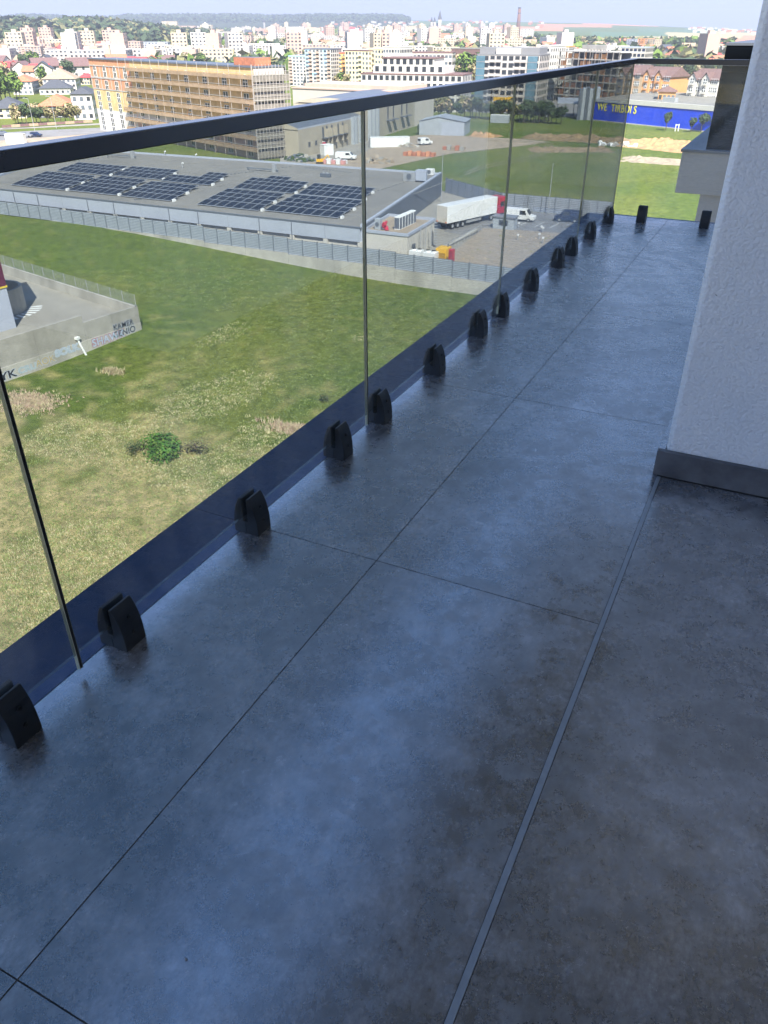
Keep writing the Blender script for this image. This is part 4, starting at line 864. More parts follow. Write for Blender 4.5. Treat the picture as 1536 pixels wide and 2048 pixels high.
# ---- concrete halls
HM = mat('beige render', (.40, .355, .27), .9, .1, .3, dirt=(.26, .23, .18))
A = far(600, 325, 226); B = far(735, 268, 262)
def hall(lab, pL, DL, pR, DR, Z, dep, m, curved=False):
    A = far(*pL, DL); B = far(*pR, DR); w = hypot(B.x-A.x, B.y-A.y); t = thing('concrete_hall', lab, 'hall', (A.x, A.y, G), atan2(B.y-A.y, B.x-A.x))
    sub(t, 'wall', (0, 0, -.5), (w, dep, Z), m); b = MB()
    for k in range(8):
        y0 = dep*k/8; y1 = dep*(k+1)/8; a = .4+1.4*sin(pi*k/8); c = .4+1.4*sin(pi*(k+1)/8)
        b.poly([(-.2, y0, Z+a), (w+.2, y0, Z+a), (w+.2, y1, Z+c), (-.2, y1, Z+c)], M_dgrey)
    b.poly([(-.2, -.01, Z), (w+.2, -.01, Z), (w+.2, -.01, Z+.4), (-.2, -.01, Z+.4)], M_lilac)
    b.poly([(-.2, dep*k/8, Z+.4+1.4*sin(pi*k/8)) for k in range(9)][::-1]+[(-.2, 0, Z)], m); b.build('roof', t); return t, w
t, w = hall('lower pale concrete hall with dark curved roof beside the brick building', (598, 300), 232, (722, 262), 268, 7.0, 13, HM)
for x in (.36, .42, .5, .6, .68): 
    x *= w; inst('window', win_mesh(.7, 2.6, M_dgrey, M_dwin, True, False), t, (x, -.01, 4.0)); sub(t, 'buttress', (x+1.2, -1.2, 2), (x+1.5, -.002, 6.0), HM); sub(t, 'canopy', (x-.8, -1.3, 3.6), (x+1.2, -.003, 3.75), M_dgrey)
for x in (.15, .25): inst('window', win_mesh(1, 1, M_dgrey, M_dwin, False, False), t, (x*w, -.01, 2.4))
for x in (.82, .87, .95): sub(t, 'pipe_shaft', (x*w, -1.0, 0), (x*w+.7, -.004, 7.6), M_greyl)
t, w = hall('tall pale concrete hall with slender arched windows', (728, 240), 268, (836, 222), 318, 10.2, 24, HM)
for x in (.40, .50, .66, .76): inst('window', win_mesh(.9, 3.6, M_dgrey, M_dwin, True, False), t, (x*w, -.01, 4.9)); sub(t, 'canopy', (x*w-1.3, -1.8, 4.3), (x*w+1.3, -.003, 4.5), M_dgrey)
for x in (.06, .12, .18): sub(t, 'pipe_shaft', (x*w, -1.2, 0), (x*w+.8, -.004, 11.5), M_greyl)
t = thing('low_wing', 'beige low wing of the construction site seen above the handrail', 'building', (*far(585, 180, 330)[:2], G), radians(-5)); sub(t, 'wall', (0, 0, 0), (46, 26, 11.5), M_white); sub(t, 'roof', (-.3, -.3, 11.502), (46.3, 26.3, 11.9), M_pink); sub(t, 'attic', (2, 5, 11.91), (44, 24, 13.0), M_pink)
# ---- sheds and containers
q = at(838, 270, G); t = thing('shed', 'blue grey metal shed with pale gable roof behind thuja trees', 'shed', (q.x, q.y, G), radians(12))
t.scale = (.8, .8, .95); sub(t, 'wall', (0, 0, 0), (19, 16, 4.4), M_greyl); b = MB(); b.poly([(-.4, -.4, 4.42), (8, -.4, 5.9), (8, 16.4, 5.9), (-.4, 16.4, 4.42)], M_greyl); b.poly([(8, -.4, 5.9), (19.4, -.4, 4.42), (19.4, 16.4, 4.42), (8, 16.4, 5.9)], M_galv); b.poly([(0, 0, 4.4), (19, 0, 4.4), (8, 0, 5.85)], M_greyl); b.build('roof', t)
for k in range(18): sub(t, 'wall_panel', (k*1.05+.05, -.06, .1), (k*1.05+1.0, -.001, 4.3), M_lilac if k > 8 else M_greyl)
def cont(lab, px, py, L_, rz, m, nm='site_container', h=2.6, w=2.4):
    q = at(px, py, G); t = thing(nm, lab, 'container', (q.x, q.y, G+.07), radians(rz)); sub(t, 'body', (0, 0, 0), (L_, w, h), m)
    for k in range(int(L_/.6)): sub(t, 'rib', (k*.6+.15, -.05, .1), (k*.6+.4, -.001, h-.1), m)
    sub(t, 'roof', (-.05, -.05, h+.002), (L_+.05, w+.05, h+.12), M_fr); return t
cont('long white site container in front of the tall concrete hall', 741, 296, 12, 38, M_vwhite)
cont('white site cabin beside the lower hall', 649, 312, 3, 60, M_vwhite); cont('small maroon site container', 632, 305, 3, 40, M_vred)
q = at(672, 319, G); van((q.x, q.y, G+.08), radians(15), M_vwhite, 'white pickup van at the building site near the lower hall', 5.6, 1.9)
q = at(838, 291, G); van((q.x, q.y, G+.08), radians(60), M_vwhite, 'small white van by the rubble heap', 4.5, 2.0)
def heap(nm, lab, px, py, m, r, h, n=60, base=True):
    q = at(px, py, G); b = MB(); rr = random.Random(px)
    for k in range(n):
        a = rr.random()*6.28; d = rr.random()**.6*r; s = .25+rr.random()*.7; z = h*(1-d/r)*.8
        x, y = cos(a)*d, sin(a)*d*.55; b.obox((x, y, z), (rr.random()-.5, rr.random()-.5, (rr.random()-.5)*.5), s, s*.6, s*.45, m[k % len(m)])
    o = b.build(nm); o.location = (q.x, q.y, G+.1); tag(o, lab, nm.replace('_', ' ')); o['kind'] = 'stuff'; return o
heap('rubble_heap', 'grey rubble heap in front of the tall concrete hall', 800, 292, [M_concl, M_conc, M_dirt], 6, 1.8, 110)
heap('sand_pile', 'pale sand pile beside the warehouse rear', 755, 325, [M_ypav, M_dirt], 4.5, 1.4, 90)
heap('scrap_heap', 'dark scrap heap near the scaffolding', 602, 322, [M_dgrey, M_leaf, M_conc], 4, 1.6, 70)
def pallets(lab, px, py, nx, ny, m, rz=0):
    q = at(px, py, G); t = thing('brick_pallets', lab, 'brick stack', (q.x, q.y, G+.08), radians(rz))
    for i in range(nx):
        for j in range(ny): sub(t, 'pallet_stack', (i*1.3, j*1.3, 0), (i*1.3+1.1, j*1.3+1.1, .9+.4*((i*j+i) % 2)), m[(i+j) % len(m)])
pallets('row of orange brick pallets on the grass edge', 806, 312, 7, 2, [M_terra, M_brick], 10); pallets('orange brick pallets right of the track', 885, 300, 5, 2, [M_terra, M_concl, M_dirt]); pallets('pink and white wrapped pallets near the site cabin', 644, 328, 5, 2, [mat('pink wrap', (.6, .3, .28), .6), M_fr], 8)
q = at(633, 328, G); t = thing('digger', 'small yellow digger near the scaffolding', 'digger', (q.x, q.y, G), .4); sub(t, 'body', (0, 0, .5), (1.8, 1.2, 1.2), M_vyel); sub(t, 'cab', (.2, .1, 1.21), (1.1, 1.1, 2.2), M_dwin); MB().bar((1.8, .6, 1), (3.0, .6, 2.2), .12, M_vyel).build('boom', t); MB().bar((3.0, .6, 2.2), (3.7, .6, .6), .1, M_vyel).build('arm', t); sub(t, 'track', (-.1, -.1, 0), (1.9, .25, .49), M_rubber); sub(t, 'track', (-.1, .95, 0), (1.9, 1.3, .49), M_rubber)
sheet('dirt_track', [at(585, 338, G), at(760, 338, G), at(900, 308, G), at(1045, 292, G), at(1100, 284, G), at(1040, 278, G), at(880, 270, G), at(830, 271, G), at(640, 306, G)], G+.05, M_dirt)
def track(pts, w, nm='wheel_track'):
    P = [Vector((*at(*p, G)[:2], 0)) for p in pts]; V = []; F = []
    for i, p in enumerate(P):
        d = (P[min(i+1, len(P)-1)]-P[max(i-1, 0)]).normalized(); s_ = Vector((-d.y, d.x, 0))*w
        for q_ in (p-s_, p+s_): V.append((q_.x, q_.y, gz(q_.x, q_.y)+.06))
    for i in range(len(P)-1): F.append((2*i, 2*i+2, 2*i+3, 2*i+1))
    me = bpy.data.meshes.new(nm); me.from_pydata(V, [], F); me.materials.append(mat('worn grass', (.19, .18, .085), .95, .25, .8)); o = bpy.data.objects.new(nm, me); C.objects.link(o); tag(o, kind='structure')
for dy in (0, 5): track([(930, 345+dy), (960, 334+dy), (1000, 325+dy), (1040, 318+dy), (1075, 308+dy), (1100, 298+dy), (1105, 288+dy), (1080, 280+dy), (1040, 277+dy)], .35)
sheet('site_ground', [at(560, 330, G), at(700, 318, G), at(760, 290, G), at(700, 268, G), at(560, 290, G)], G+.055, M_ypav)
M_brn = mat('brown earth', (.25, .18, .10), .95, .4, .5, bump=.4, bscale=.8)
def mound(lab, px0, py0, px1, py1, m, dz=1.6, seed=1, w=9, nm='earth_mound'):
    a = at(px0, py0, G); c = at(px1, py1, G); n = 70; k_ = 18; V = []; F = []; d = (c-a); s = Vector((-d.y, d.x, 0)).normalized()
    for i in range(n+1):
        for j in range(k_+1):
            u = i/n; v = j/k_-.5; p = a+d*u+s*v*w*1.6; e = max(0, 1-(2*v)**2)*min(1, min(u, 1-u)*8)
            z = dz*e*(.25+.9*abs(noise.noise((p.x*.22+seed, p.y*.22, seed)))+.5*noise.noise((p.x*.7, p.y*.7, seed)))
            V.append((p.x, p.y, gz(p.x, p.y)-.12+max(0, z)))
    for i in range(n):
        for j in range(k_): q = i*(k_+1)+j; F.append((q, q+k_+1, q+k_+2, q+1))
    me = bpy.data.meshes.new(nm); me.from_pydata(V, [], F); me.materials.append(m); o = bpy.data.objects.new(nm, me); C.objects.link(o); tag(o, lab, 'earth mound', kind='stuff')
mound('orange earth heaps before the royal blue wall', 1255, 283, 1420, 300, M_sand, 2.6, 3, 17)
mound('brown earth heaps across the far field behind the glass', 1045, 272, 1262, 284, M_brn, 1.7, 5, 12)
mound('low brown earth ridge in the middle of the far field', 1050, 300, 1230, 300, M_brn, 1.3, 7, 8)
mound('small earth heap by the track', 945, 270, 995, 275, M_sand, 2.0, 9, 6); mound('grey brown bare ridge in front of the orange heaps', 1240, 317, 1420, 328, M_dirt, 1.2, 11, 9)
heap('concrete_debris', 'broken white concrete slabs on the far field', 1240, 292, [M_fr, M_concl], 7, .5, 26)
# ---- royal blue store
A = at(1178, 240, G); B = at(1470, 270, G); w = hypot(B.x-A.x, B.y-A.y); st = thing('store', 'long store with royal blue wall, yellow letters and grey ribbed roof', 'store', (A.x, A.y, G), atan2(B.y-A.y, B.x-A.x)); H = 6.5
n = 15
for k in range(n): sub(st, 'wall_panel', (k*w/n+.01, 0, .35), ((k+1)*w/n-.01, .3, H), M_sblue)
sub(st, 'plinth', (0, -.15, 0), (w, .29, .349), M_concl); sub(st, 'core', (.1, .31, 0), (w-.1, 43, H), M_white); sub(st, 'parapet', (w*.22, -.25, H+.002), (w, .7, H+1.5), M_whitec); sub(st, 'parapet', (0, -.35, H+.003), (w*.219, .7, H+.6), M_greyl)
b = MB()
for k in range(14):
    x0 = -.5+k*(w+1)/14; x1 = x0+(w+1)/14-.12; o = MB().hexa([(x0, .71, H+.5), (x1, .71, H+.5), (x1, 30, H+1.5), (x0, 30, H+1.5), (x0, .71, H+.8), (x1, .71, H+.8), (x1, 30, H+1.8), (x0, 30, H+1.8)], M_grey).build('roof_panel', st)
sub(st, 'roof_ridge', (-.6, 30.01, H+.2), (w+.6, 44, H+1.85), M_grey); sub(st, 'gable', (-.4, .72, H+.004), (-.05, 30, H+.5), M_greyl)
sub(st, 'roof_unit', (w*.50, 1.0, H+1.6), (w*.58, 3, H+3.0), M_galv)
for tx, x, sz, z in (('WE', .055, 3.2, H-2.8), ('TIRBOI S', .16, 3.2, H-2.9)):
    me = textmesh(tx, sz, .06, M_ytext, .03); o = inst('yellow_letters', me, st, (w*x, -.09, z), (pi/2, 0, 0), (.92, 1.15, 1))
o = inst('yellow_letters', textmesh('I', 3.2, .06, M_ytext, .05), st, (.6, -.09, H-2.9), (pi/2, 0, 0))
# ---- gabled apartment blocks
def gabled(lab, pL, pR, D, m, mr, H, dep=16, dark=None):
    A = far(*pL, D); B = far(*pR, D*.985); w = hypot(B.x-A.x, B.y-A.y); t = thing('gabled_block', lab, 'apartment block', (A.x, A.y, G), atan2(B.y-A.y, B.x-A.x)); H = A.z-G
    sub(t, 'wall', (0, 0, 0), (w, dep, H), m); b = MB(); R = 3.4
    b.poly([(-.6, -.6, H), (w+.6, -.6, H), (w, dep/2, H+R), (0, dep/2, H+R)], mr); b.poly([(w+.6, dep+.6, H), (-.6, dep+.6, H), (0, dep/2, H+R), (w, dep/2, H+R)], mr); b.poly([(-.6, -.6, H), (0, dep/2, H+R), (-.6, dep+.6, H)], mr); b.poly([(w+.6, -.6, H), (w+.6, dep+.6, H), (w, dep/2, H+R)], mr); b.build('roof', t)
    for c in (.17, .62):
        x = c*w; hw = w*.13; z1 = H+2.0; g = MB(); g.poly([(x-hw, -1.0, 0), (x+hw, -1.0, 0), (x+hw, -1.0, H+.3), (x, -1.0, z1), (x-hw, -1.0, H+.3)], m); g.box((x-hw, -.99, 0), (x+hw, -.002, H), m); g.build('bay', t)
        g = MB(); g.poly([(x-hw-.5, -1.4, H-.2), (x, -1.4, z1+.5), (x, dep*.4, z1+.5), (x-hw-.5, dep*.1, H-.2)], mr); g.poly([(x+hw+.5, -1.4, H-.2), (x+hw+.5, dep*.1, H-.2), (x, dep*.4, z1+.5), (x, -1.4, z1+.5)], mr); g.build('dormer_roof', t)
        for f in range(5): sub(t, 'balcony', (x-hw*.5, -1.9, 1+f*H/5), (x+hw*.5, -1.01, 1.2+f*H/5), m); inst('window', wm_, t, (x, -1.02, 1.5+f*H/5))
    for f in range(5):
        for c in (.36, .44, .80, .88, .95): inst('window', wm_, t, (c*w, -.02, 1.5+f*H/5))
    return t
wm_ = win_mesh(1.3, 1.6, M_fr, M_dwin)
gabled('orange apartment block with brown gabled roof', (1287, 153), (1340, 155), 375, M_orange, M_brownr, 14)
gabled('white apartment block with brown gabled roof', (1378, 158), (1436, 162), 360, M_whitec, M_brownr, 14)
sub(gabled('brown shaded apartment block left of the orange one', (1240, 148), (1280, 150), 395, M_tanr, M_brownr, 15), 'side_screen', (-.1, -1.5, 0), (3, -1.1, 12), M_dgrey)
block('hall', 'grey blue low hall between the gabled blocks', 'hall', (1338, 163), (1378, 165), 430, 428, 20, M_greyl, M_greyl, 2, 6, (1, .8)); block('house', 'house with small brown hip roof just behind the store', 'house', (1318, 183), (1352, 184), 345, 345, 8, M_orange, M_brownr, 3, 4, roof='hip')
block('glass_office', 'blue and white striped block above the railing corner', 'office', (1243, 95), (1292, 97), 560, 556, 18, M_white, M_greyl, 8, 6, (2.8, 1.8), M_fr, M_vblue)
# canopy building and car park
sheet('car_park', [at(895, 222, G), at(1185, 236, G), at(1240, 205, G), at(960, 185, G)], G+.06, M_asph)
q = at(1112, 236, G); t = thing('canopy', 'open steel canopy with pale wavy roof in the car park', 'canopy', (q.x, q.y, G), radians(15))
for k in range(6): MB().hexa([(k*3.2, 0, 5), (k*3.2+3.1, 0, 5), (k*3.2+3.1, 16, 6), (k*3.2, 16, 6), (k*3.2, 0, 5.25), (k*3.2+3.1, 0, 5.25), (k*3.2+3.1, 16, 6.25), (k*3.2, 16, 6.25)], M_galv).build('roof_panel', t); sub(t, 'column', (k*3.2, .5, 0), (k*3.2+.3, .8, 5.05), M_dgrey)
q = at(1153, 240, G); t = thing('panelled_block', 'ribbed grey metal tower block beside the blue store', 'building', (q.x, q.y, G), radians(15))
for k in range(6): sub(t, 'wall_panel', (k*1.3, .0+(k % 2)*.3, 0), (k*1.3+1.25, 8, 10.5+(k % 3)*.3), M_greyl if k % 2 else M_dgrey)
cm_ = [M_vwhite, M_vgrey, M_vblue, M_vred, M_vwhite, M_greyl, M_dgrey]
cn = ['white', 'grey', 'navy', 'red', 'white', 'silver', 'dark grey']
def car_mesh(m):
    prof = [(0, .3), (4.3, .3), (4.35, .7), (3.4, .9), (2.8, 1.42), (1.2, 1.45), (.35, .95), (0, .9)]; b = MB(); n = len(prof); b.v = [(p[0], -.85+.12*(p[1] > 1), p[1]) for p in prof]+[(p[0], .85-.12*(p[1] > 1), p[1]) for p in prof]; i = b.mi(m)
    b.f = [tuple(range(n)), tuple(range(2*n-1, n-1, -1))]+[(j, n+j, n+(j+1) % n, (j+1) % n) for j in range(n)]; b.m = [i]*len(b.f); return b.mesh('parked_car')
cmesh = [car_mesh(m) for m in cm_]
glm = MB().hexa([(.6, -.78, .98), (3.25, -.78, .98), (3.25, .78, .98), (.6, .78, .98), (1.25, -.74, 1.40), (2.8, -.74, 1.40), (2.8, .74, 1.40), (1.25, .74, 1.40)], M_dwin).mesh('glasshouse'); whm = MB().cyl((0, -.1, 0), (0, .1, 0), .31, M_rubber, 12).mesh('wheel')
def car(x, y, rz, ci, lab, group='cars parked in the car park', z=None):
    o = inst('parked_car', cmesh[ci], None, (x, y, (gz(x, y) if z is None else z)+.1), (0, 0, rz)); tag(o, lab, 'car', group); inst('glasshouse', glm, o, (0, 0, .02), (0, 0, 0), (1, 1.02, 1))
    for a in (.8, 3.45):
        for s in (-.78, .78): inst('wheel', whm, o, (a, s, .31))
i = 0; rr = random.Random(4); ORD = ['first', 'second', 'third', 'fourth', 'fifth', 'sixth', 'seventh', 'eighth', 'ninth', 'tenth', 'eleventh', 'twelfth', 'thirteenth', 'fourteenth', 'fifteenth', 'sixteenth', 'seventeenth', 'eighteenth', 'nineteenth', 'twentieth', 'twenty-first', 'twenty-second', 'twenty-third', 'twenty-fourth', 'twenty-fifth', 'twenty-sixth']
for row, (p0, p1, n) in enumerate([((905, 205), (1010, 210), 11), ((1030, 214), (1110, 222), 7), ((1070, 200), (1150, 205), 6), ((1060, 230), (1105, 238), 4), ((930, 196), (1040, 199), 9)]):
    for k in range(n):
        if rr.random() < .18: continue
        a = at(p0[0]+(p1[0]-p0[0])*k/n, p0[1]+(p1[1]-p0[1])*k/n, G); ci = rr.randrange(7); car(a.x, a.y, radians(95+rr.random()*8), ci, '%s car, %s from the left in the %s row of the car park' % (cn[ci], ORD[k], ['front left', 'middle', 'right', 'nearest', 'rear'][row]))
q = at(1010, 208, G); t = thing('lorry', 'yellow flatbed lorry in the car park', 'lorry', (q.x-6, q.y, G+.06), radians(-5)); sub(t, 'bed', (0, 0, 1), (7, 2.4, 2.6), M_vyel); sub(t, 'cab', (7.2, 0, .6), (9, 2.4, 2.9), M_vyel); sub(t, 'windscreen', (9.01, .2, 1.8), (9.04, 2.2, 2.7), M_dwin)
for x in (1.2, 5.5, 8): 
    for y in (.2, 2.2): wheel(t, x, y, .5)
cont('white site container with sign before the hedge', 980, 246, 7, 8, M_greyl)

# ------------------------------------------------------------------ left: road, houses
sheet('road', [at(-60, 286, G), at(60, 277, G), at(215, 266, G), at(215, 255, G), at(60, 262, G), at(-60, 270, G)], G+.06, M_asph)
sheet('road_verge', [at(-60, 303, G), at(70, 288, G), at(230, 272, G), at(215, 266, G), at(60, 277, G), at(-60, 286, G)], G+.05, M_dirt)
sheet('pavement', [at(-60, 262, G), at(60, 257, G), at(215, 249, G), at(215, 246, G), at(60, 254, G), at(-60, 259, G)], G+.055, M_ypav)
for i, (px, py, h) in enumerate([(72, 273, 11), (113, 257, 10)]): q = at(px, py, G); lamp('street_lamp', ['curved street lamp by the road at the far left', 'straight street lamp before the red roofed house'][i], q.x, q.y, G, h, -1.5, YAW)
cont('white box by the roadside at the far left', 13, 288, 5.5, 26, M_vwhite)
q = at(58, 274, G); car(q.x, q.y, radians(22), 2, 'dark car on the road behind the lamp', 'cars on the road'); q = at(40, 275, G); car(q.x, q.y, radians(22), 1, 'grey car half hidden by the white box', 'cars on the road'); q = at(-6, 272, G); car(q.x, q.y, radians(22), 6, 'dark car at the left picture edge', 'cars on the road')
def hs(lab, x0, x1, ye, yb, wm, rm, dep=12, roof='hip', flo=2, nc=4, nm='house', cat='house', group=None, par=.5, fm=None, yr=None, win=(1.3, 1.3), bal=None):
    D = ghit((x0+x1)/2, yb)
    if D > 5500: D = 3000
    return block(nm, lab, cat, (x0, ye), (x1, yr or ye), D, D*.995, dep, wm, rm, flo, nc, win, fm, None, False, roof, bal, group, par=par)
hs('white house with orange hip roof near the left edge', 22, 62, 163, 190, M_whitec, M_terra, 16, flo=3)
hs('cream roofed house at the left edge', -14, 20, 160, 182, M_white, M_tanr, 14)
hs('long white house with tan hip roof beyond the red one', 84, 150, 158, 186, M_whitec, M_tanr, 20, flo=3, nc=7)
hs('small house with bright red roof beside the brick building', 155, 178, 155, 170, M_cream, M_redb, 12)
hs('house with pinkish red hip roof behind the roadside trees', 74, 146, 212, 236, M_darkr, M_terra, 17, nc=6)
hs('yellow house with slate hip roof at the left edge', -22, 50, 217, 238, M_yelp, M_darkr, 15, nc=5)
hs('modern white house with slate roof left of the brick building', 140, 182, 188, 240, M_whitec, M_darkr, 14, flo=3, nc=3, fm=M_dgrey)
hs('low white hall with dark roof among the left houses', 78, 140, 178, 190, M_whitec, M_darkr, 14, nc=6, flo=1)
hs('brown roofed house behind the tan roof', 120, 158, 143, 156, M_pink, M_brownr, 14)
hs('orange roofed house in the left quarter behind the tan roof', 92, 118, 137, 148, M_cream, M_terra, 12)
for k in range(10):
    a = at(5+k*18, 258-k*1.1, G); c = at(5+(k+1)*18, 258-(k+1)*1.1, G); rt = None
    if k == 0: gf = thing('garden_wall', 'brown garden wall along the pavement before the houses', 'wall', a); ga = a.copy()
    MB().bar(a-ga+Vector((0, 0, .8)), c-ga+Vector((0, 0, .8)), .4, M_tanr if k % 2 else M_brownr).build('wall_panel', gf)
# ------------------------------------------------------------------ the town, named blocks: left x, right x, top y, base y
TB = [('beige tower block on the wooded skyline at the left', 323, 353, 43, 66, M_cream, 9, 4), ('brown and cream block right of the beige skyline tower', 357, 391, 52, 68, M_pink, 6, 5), ('cream block on the skyline with a plain end wall', 400, 422, 50, 66, M_cream, 5, 4),
 ('pinkish white stepped tower block near the left edge', 35, 80, 94, 138, M_pink, 10, 7), ('lower wing of the pinkish white tower', 78, 95, 98, 136, M_white, 8, 3), ('long white block with red eaves left of the brown attic block', 92, 136, 112, 136, M_whitec, 5, 8), ('cream block with brown attic above the brick building', 135, 172, 106, 132, M_cream, 6, 6), ('white block at the left edge above the cream roofs', -8, 36, 106, 122, M_white, 4, 8),
 ('white panel block above the left end of the brick building', 207, 236, 82, 116, M_white, 7, 5), ('white and pink panel block second above the brick building', 237, 280, 84, 116, M_pink, 7, 7), ('grey balconied block above the brick building', 282, 335, 85, 115, M_greyl, 7, 8), ('bright white hall with flat roof above the brick building', 337, 420, 92, 114, M_whitec, 3, 6),
 ('grey white flat block with ribbon windows', 423, 462, 64, 82, M_white, 5, 7), ('pink white panel block below the ribbon windows block', 460, 502, 72, 98, M_pink, 7, 6), ('white industrial hall with stepped roof', 420, 500, 96, 114, M_whitec, 3, 8), ('white block with dark balconies behind the brick building', 510, 565, 92, 122, M_white, 7, 8),
 ('white tower block in the middle distance right of the water tower', 572, 608, 54, 72, M_whitec, 6, 5), ('cream block beside the white tower block', 606, 640, 56, 72, M_cream, 5, 5), ('white terrace of pinkish blocks in the middle distance', 572, 650, 70, 90, M_white, 5, 12), ('pale yellow block above the blue panel block', 620, 662, 86, 106, M_yelp, 5, 7),
 ('white block cluster left of the church', 785, 808, 53, 67, M_white, 6, 4), ('cream block in the cluster left of the church', 808, 831, 52, 67, M_cream, 6, 4), ('cream block right of the church', 900, 930, 56, 69, M_cream, 5, 6), ('pinkish block right of the church', 930, 958, 58, 70, M_pink, 5, 5), ('orange cream block left of the chimney', 960, 985, 56, 76, M_pink, 7, 4), ('pale cream block just left of the chimney', 984, 1008, 58, 76, M_cream, 6, 4),
 ('white tower block right of the chimney', 1041, 1062, 58, 86, M_whitec, 9, 3), ('cream tower block with stepped top right of the chimney', 1095, 1117, 71, 91, M_cream, 7, 4), ('small cream block above the unfinished frame', 1172, 1194, 84, 99, M_cream, 5, 4), ('orange and cream tower block above the striped office', 1276, 1296, 78, 106, M_orange, 8, 3), ('tall cream tower block above the railing corner', 1295, 1311, 79, 108, M_cream, 9, 3), ('blue grey tower block left of the orange tower', 1254, 1272, 79, 104, M_greyl, 8, 3),
 ('white block at the right beside the dark glazed wing', 1419, 1444, 94, 110, M_whitec, 4, 5), ('white terraced block behind the stepped apartments', 774, 826, 84, 106, M_whitec, 5, 8), ('white cube shaped hall left of the blue roof', 856, 875, 82, 97, M_whitec, 3, 2), ('white hall right of the blue roof', 888, 912, 80, 97, M_whitec, 3, 3), ('pale block under the chimney', 1040, 1085, 80, 92, M_cream, 3, 6), ('white block behind the glass cornered house', 1000, 1035, 76, 92, M_white, 4, 5)]
for lab, x0, x1, yt, yb, wm, fl_, nc in TB: hs(lab, x0, x1, yt, yb, wm, wm, 14+rnd()*6, 'flat', fl_, nc, 'tower_block', 'apartment block', win=(1.6, 1.3), par=.6, bal=((1,), wm) if rnd() < .5 else None)
for lab, x0, x1, ye, yb, rm in [('long red roofed building in the middle distance', 712, 745, 77, 85, M_redb), ('long orange red roofed building beside it', 746, 778, 76, 84, M_terra), ('red roofed house below the hills left of the church', 680, 710, 58, 64, M_redb), ('bright red pointed roof house in the middle distance', 688, 710, 90, 98, M_redb), ('long red roof left of the church', 784, 812, 70, 76, M_redb), ('orange red roof below the church', 818, 842, 72, 80, M_terra), ('broad orange red roof right below the church', 866, 897, 73, 82, M_terra), ('blue roofed hall in the middle distance', 873, 890, 85, 93, M_blue), ('orange walled house right of the church roofs', 975, 996, 82, 90, M_terra), ('long red roof above the cream panel block', 732, 772, 94, 99, M_redb)]:
    hs(lab, x0, x1, ye, yb, M_cream, rm, 16, 'gable', 2, 5)
# church, chimney, water tower
D = ghit(872, 68); q = far(872, 68, D); z0 = gz(q.x, q.y); k = D/2146.
ch = thing('church', 'church with one tall pointed bell tower and two smaller towers on the skyline', 'church', (q.x, q.y, z0), YAW); hz_ = lambda y: (60.9-y)*k+CH-z0
sub(ch, 'nave', (-16*k, 0, 0), (13*k, 18*k, hz_(52)), M_white); b = MB().poly([(-16.5*k, -1*k, hz_(52)), (13.5*k, -1*k, hz_(52)), (10*k, 9*k, hz_(46)), (-13*k, 9*k, hz_(46))], M_darkr); b.build('roof', ch)
for x, yb, yt, w in ((8, 41, 20, 3.6), (-11, 46, 33, 2.4), (-4, 46, 33, 2.4)):
    x *= k; sub(ch, 'tower', (x-w*k, -w*k*1.1, 0), (x+w*k, w*k, hz_(yb-2)), M_white); MB().cyl((x, 0, hz_(yb-2)), (x, 0, hz_(yt)), w*k*1.35, M_darkr, 8, .1).build('spire', ch); MB().bar((x, 0, hz_(yt)), (x, 0, hz_(yt-4)), .25, M_galv).build('cross', ch)
    for f in range(3): inst('window', win_mesh(1.6, 3, M_fr, M_dwin, True, False), ch, (x, -w*k*1.1-.05, hz_(yb+6+f*5)-1))
D = ghit(1034, 86); q = far(1034, 86, D); z0 = gz(q.x, q.y); t = thing('chimney', 'tall slender brick chimney rising above the town', 'chimney', (q.x, q.y, z0)); H = far(1037, 17, D).z-z0
MB().cyl((0, 0, 0), (0, 0, H), 4.4, M_brownr, 16, 2.4).build('shaft', t, True); MB().cyl((0, 0, H), (0, 0, H+2), 2.7, M_dgrey, 16).build('rim', t)
for f in (.3, .6, .85): MB().cyl((0, 0, H*f), (0, 0, H*f+1.2), 4.5-2*f, M_dgrey, 16).build('band', t)
D = ghit(529, 58); q = far(529, 58, D); z0 = gz(q.x, q.y); t = thing('water_tower', 'dark mushroom shaped water tower on the skyline', 'water tower', (q.x, q.y, z0)); H = far(529, 41, D).z-z0; r = D/2146
MB().cyl((0, 0, 0), (0, 0, H*.75), 2.2*r, M_concl, 14).build('shaft', t); MB().cyl((0, 0, H*.75), (0, 0, H), 1.8*r, M_darkr, 14, 4.2*r).build('tank', t); MB().cyl((0, 0, H), (0, 0, H*1.1), 4.2*r, M_darkr, 14, .5).build('roof', t)
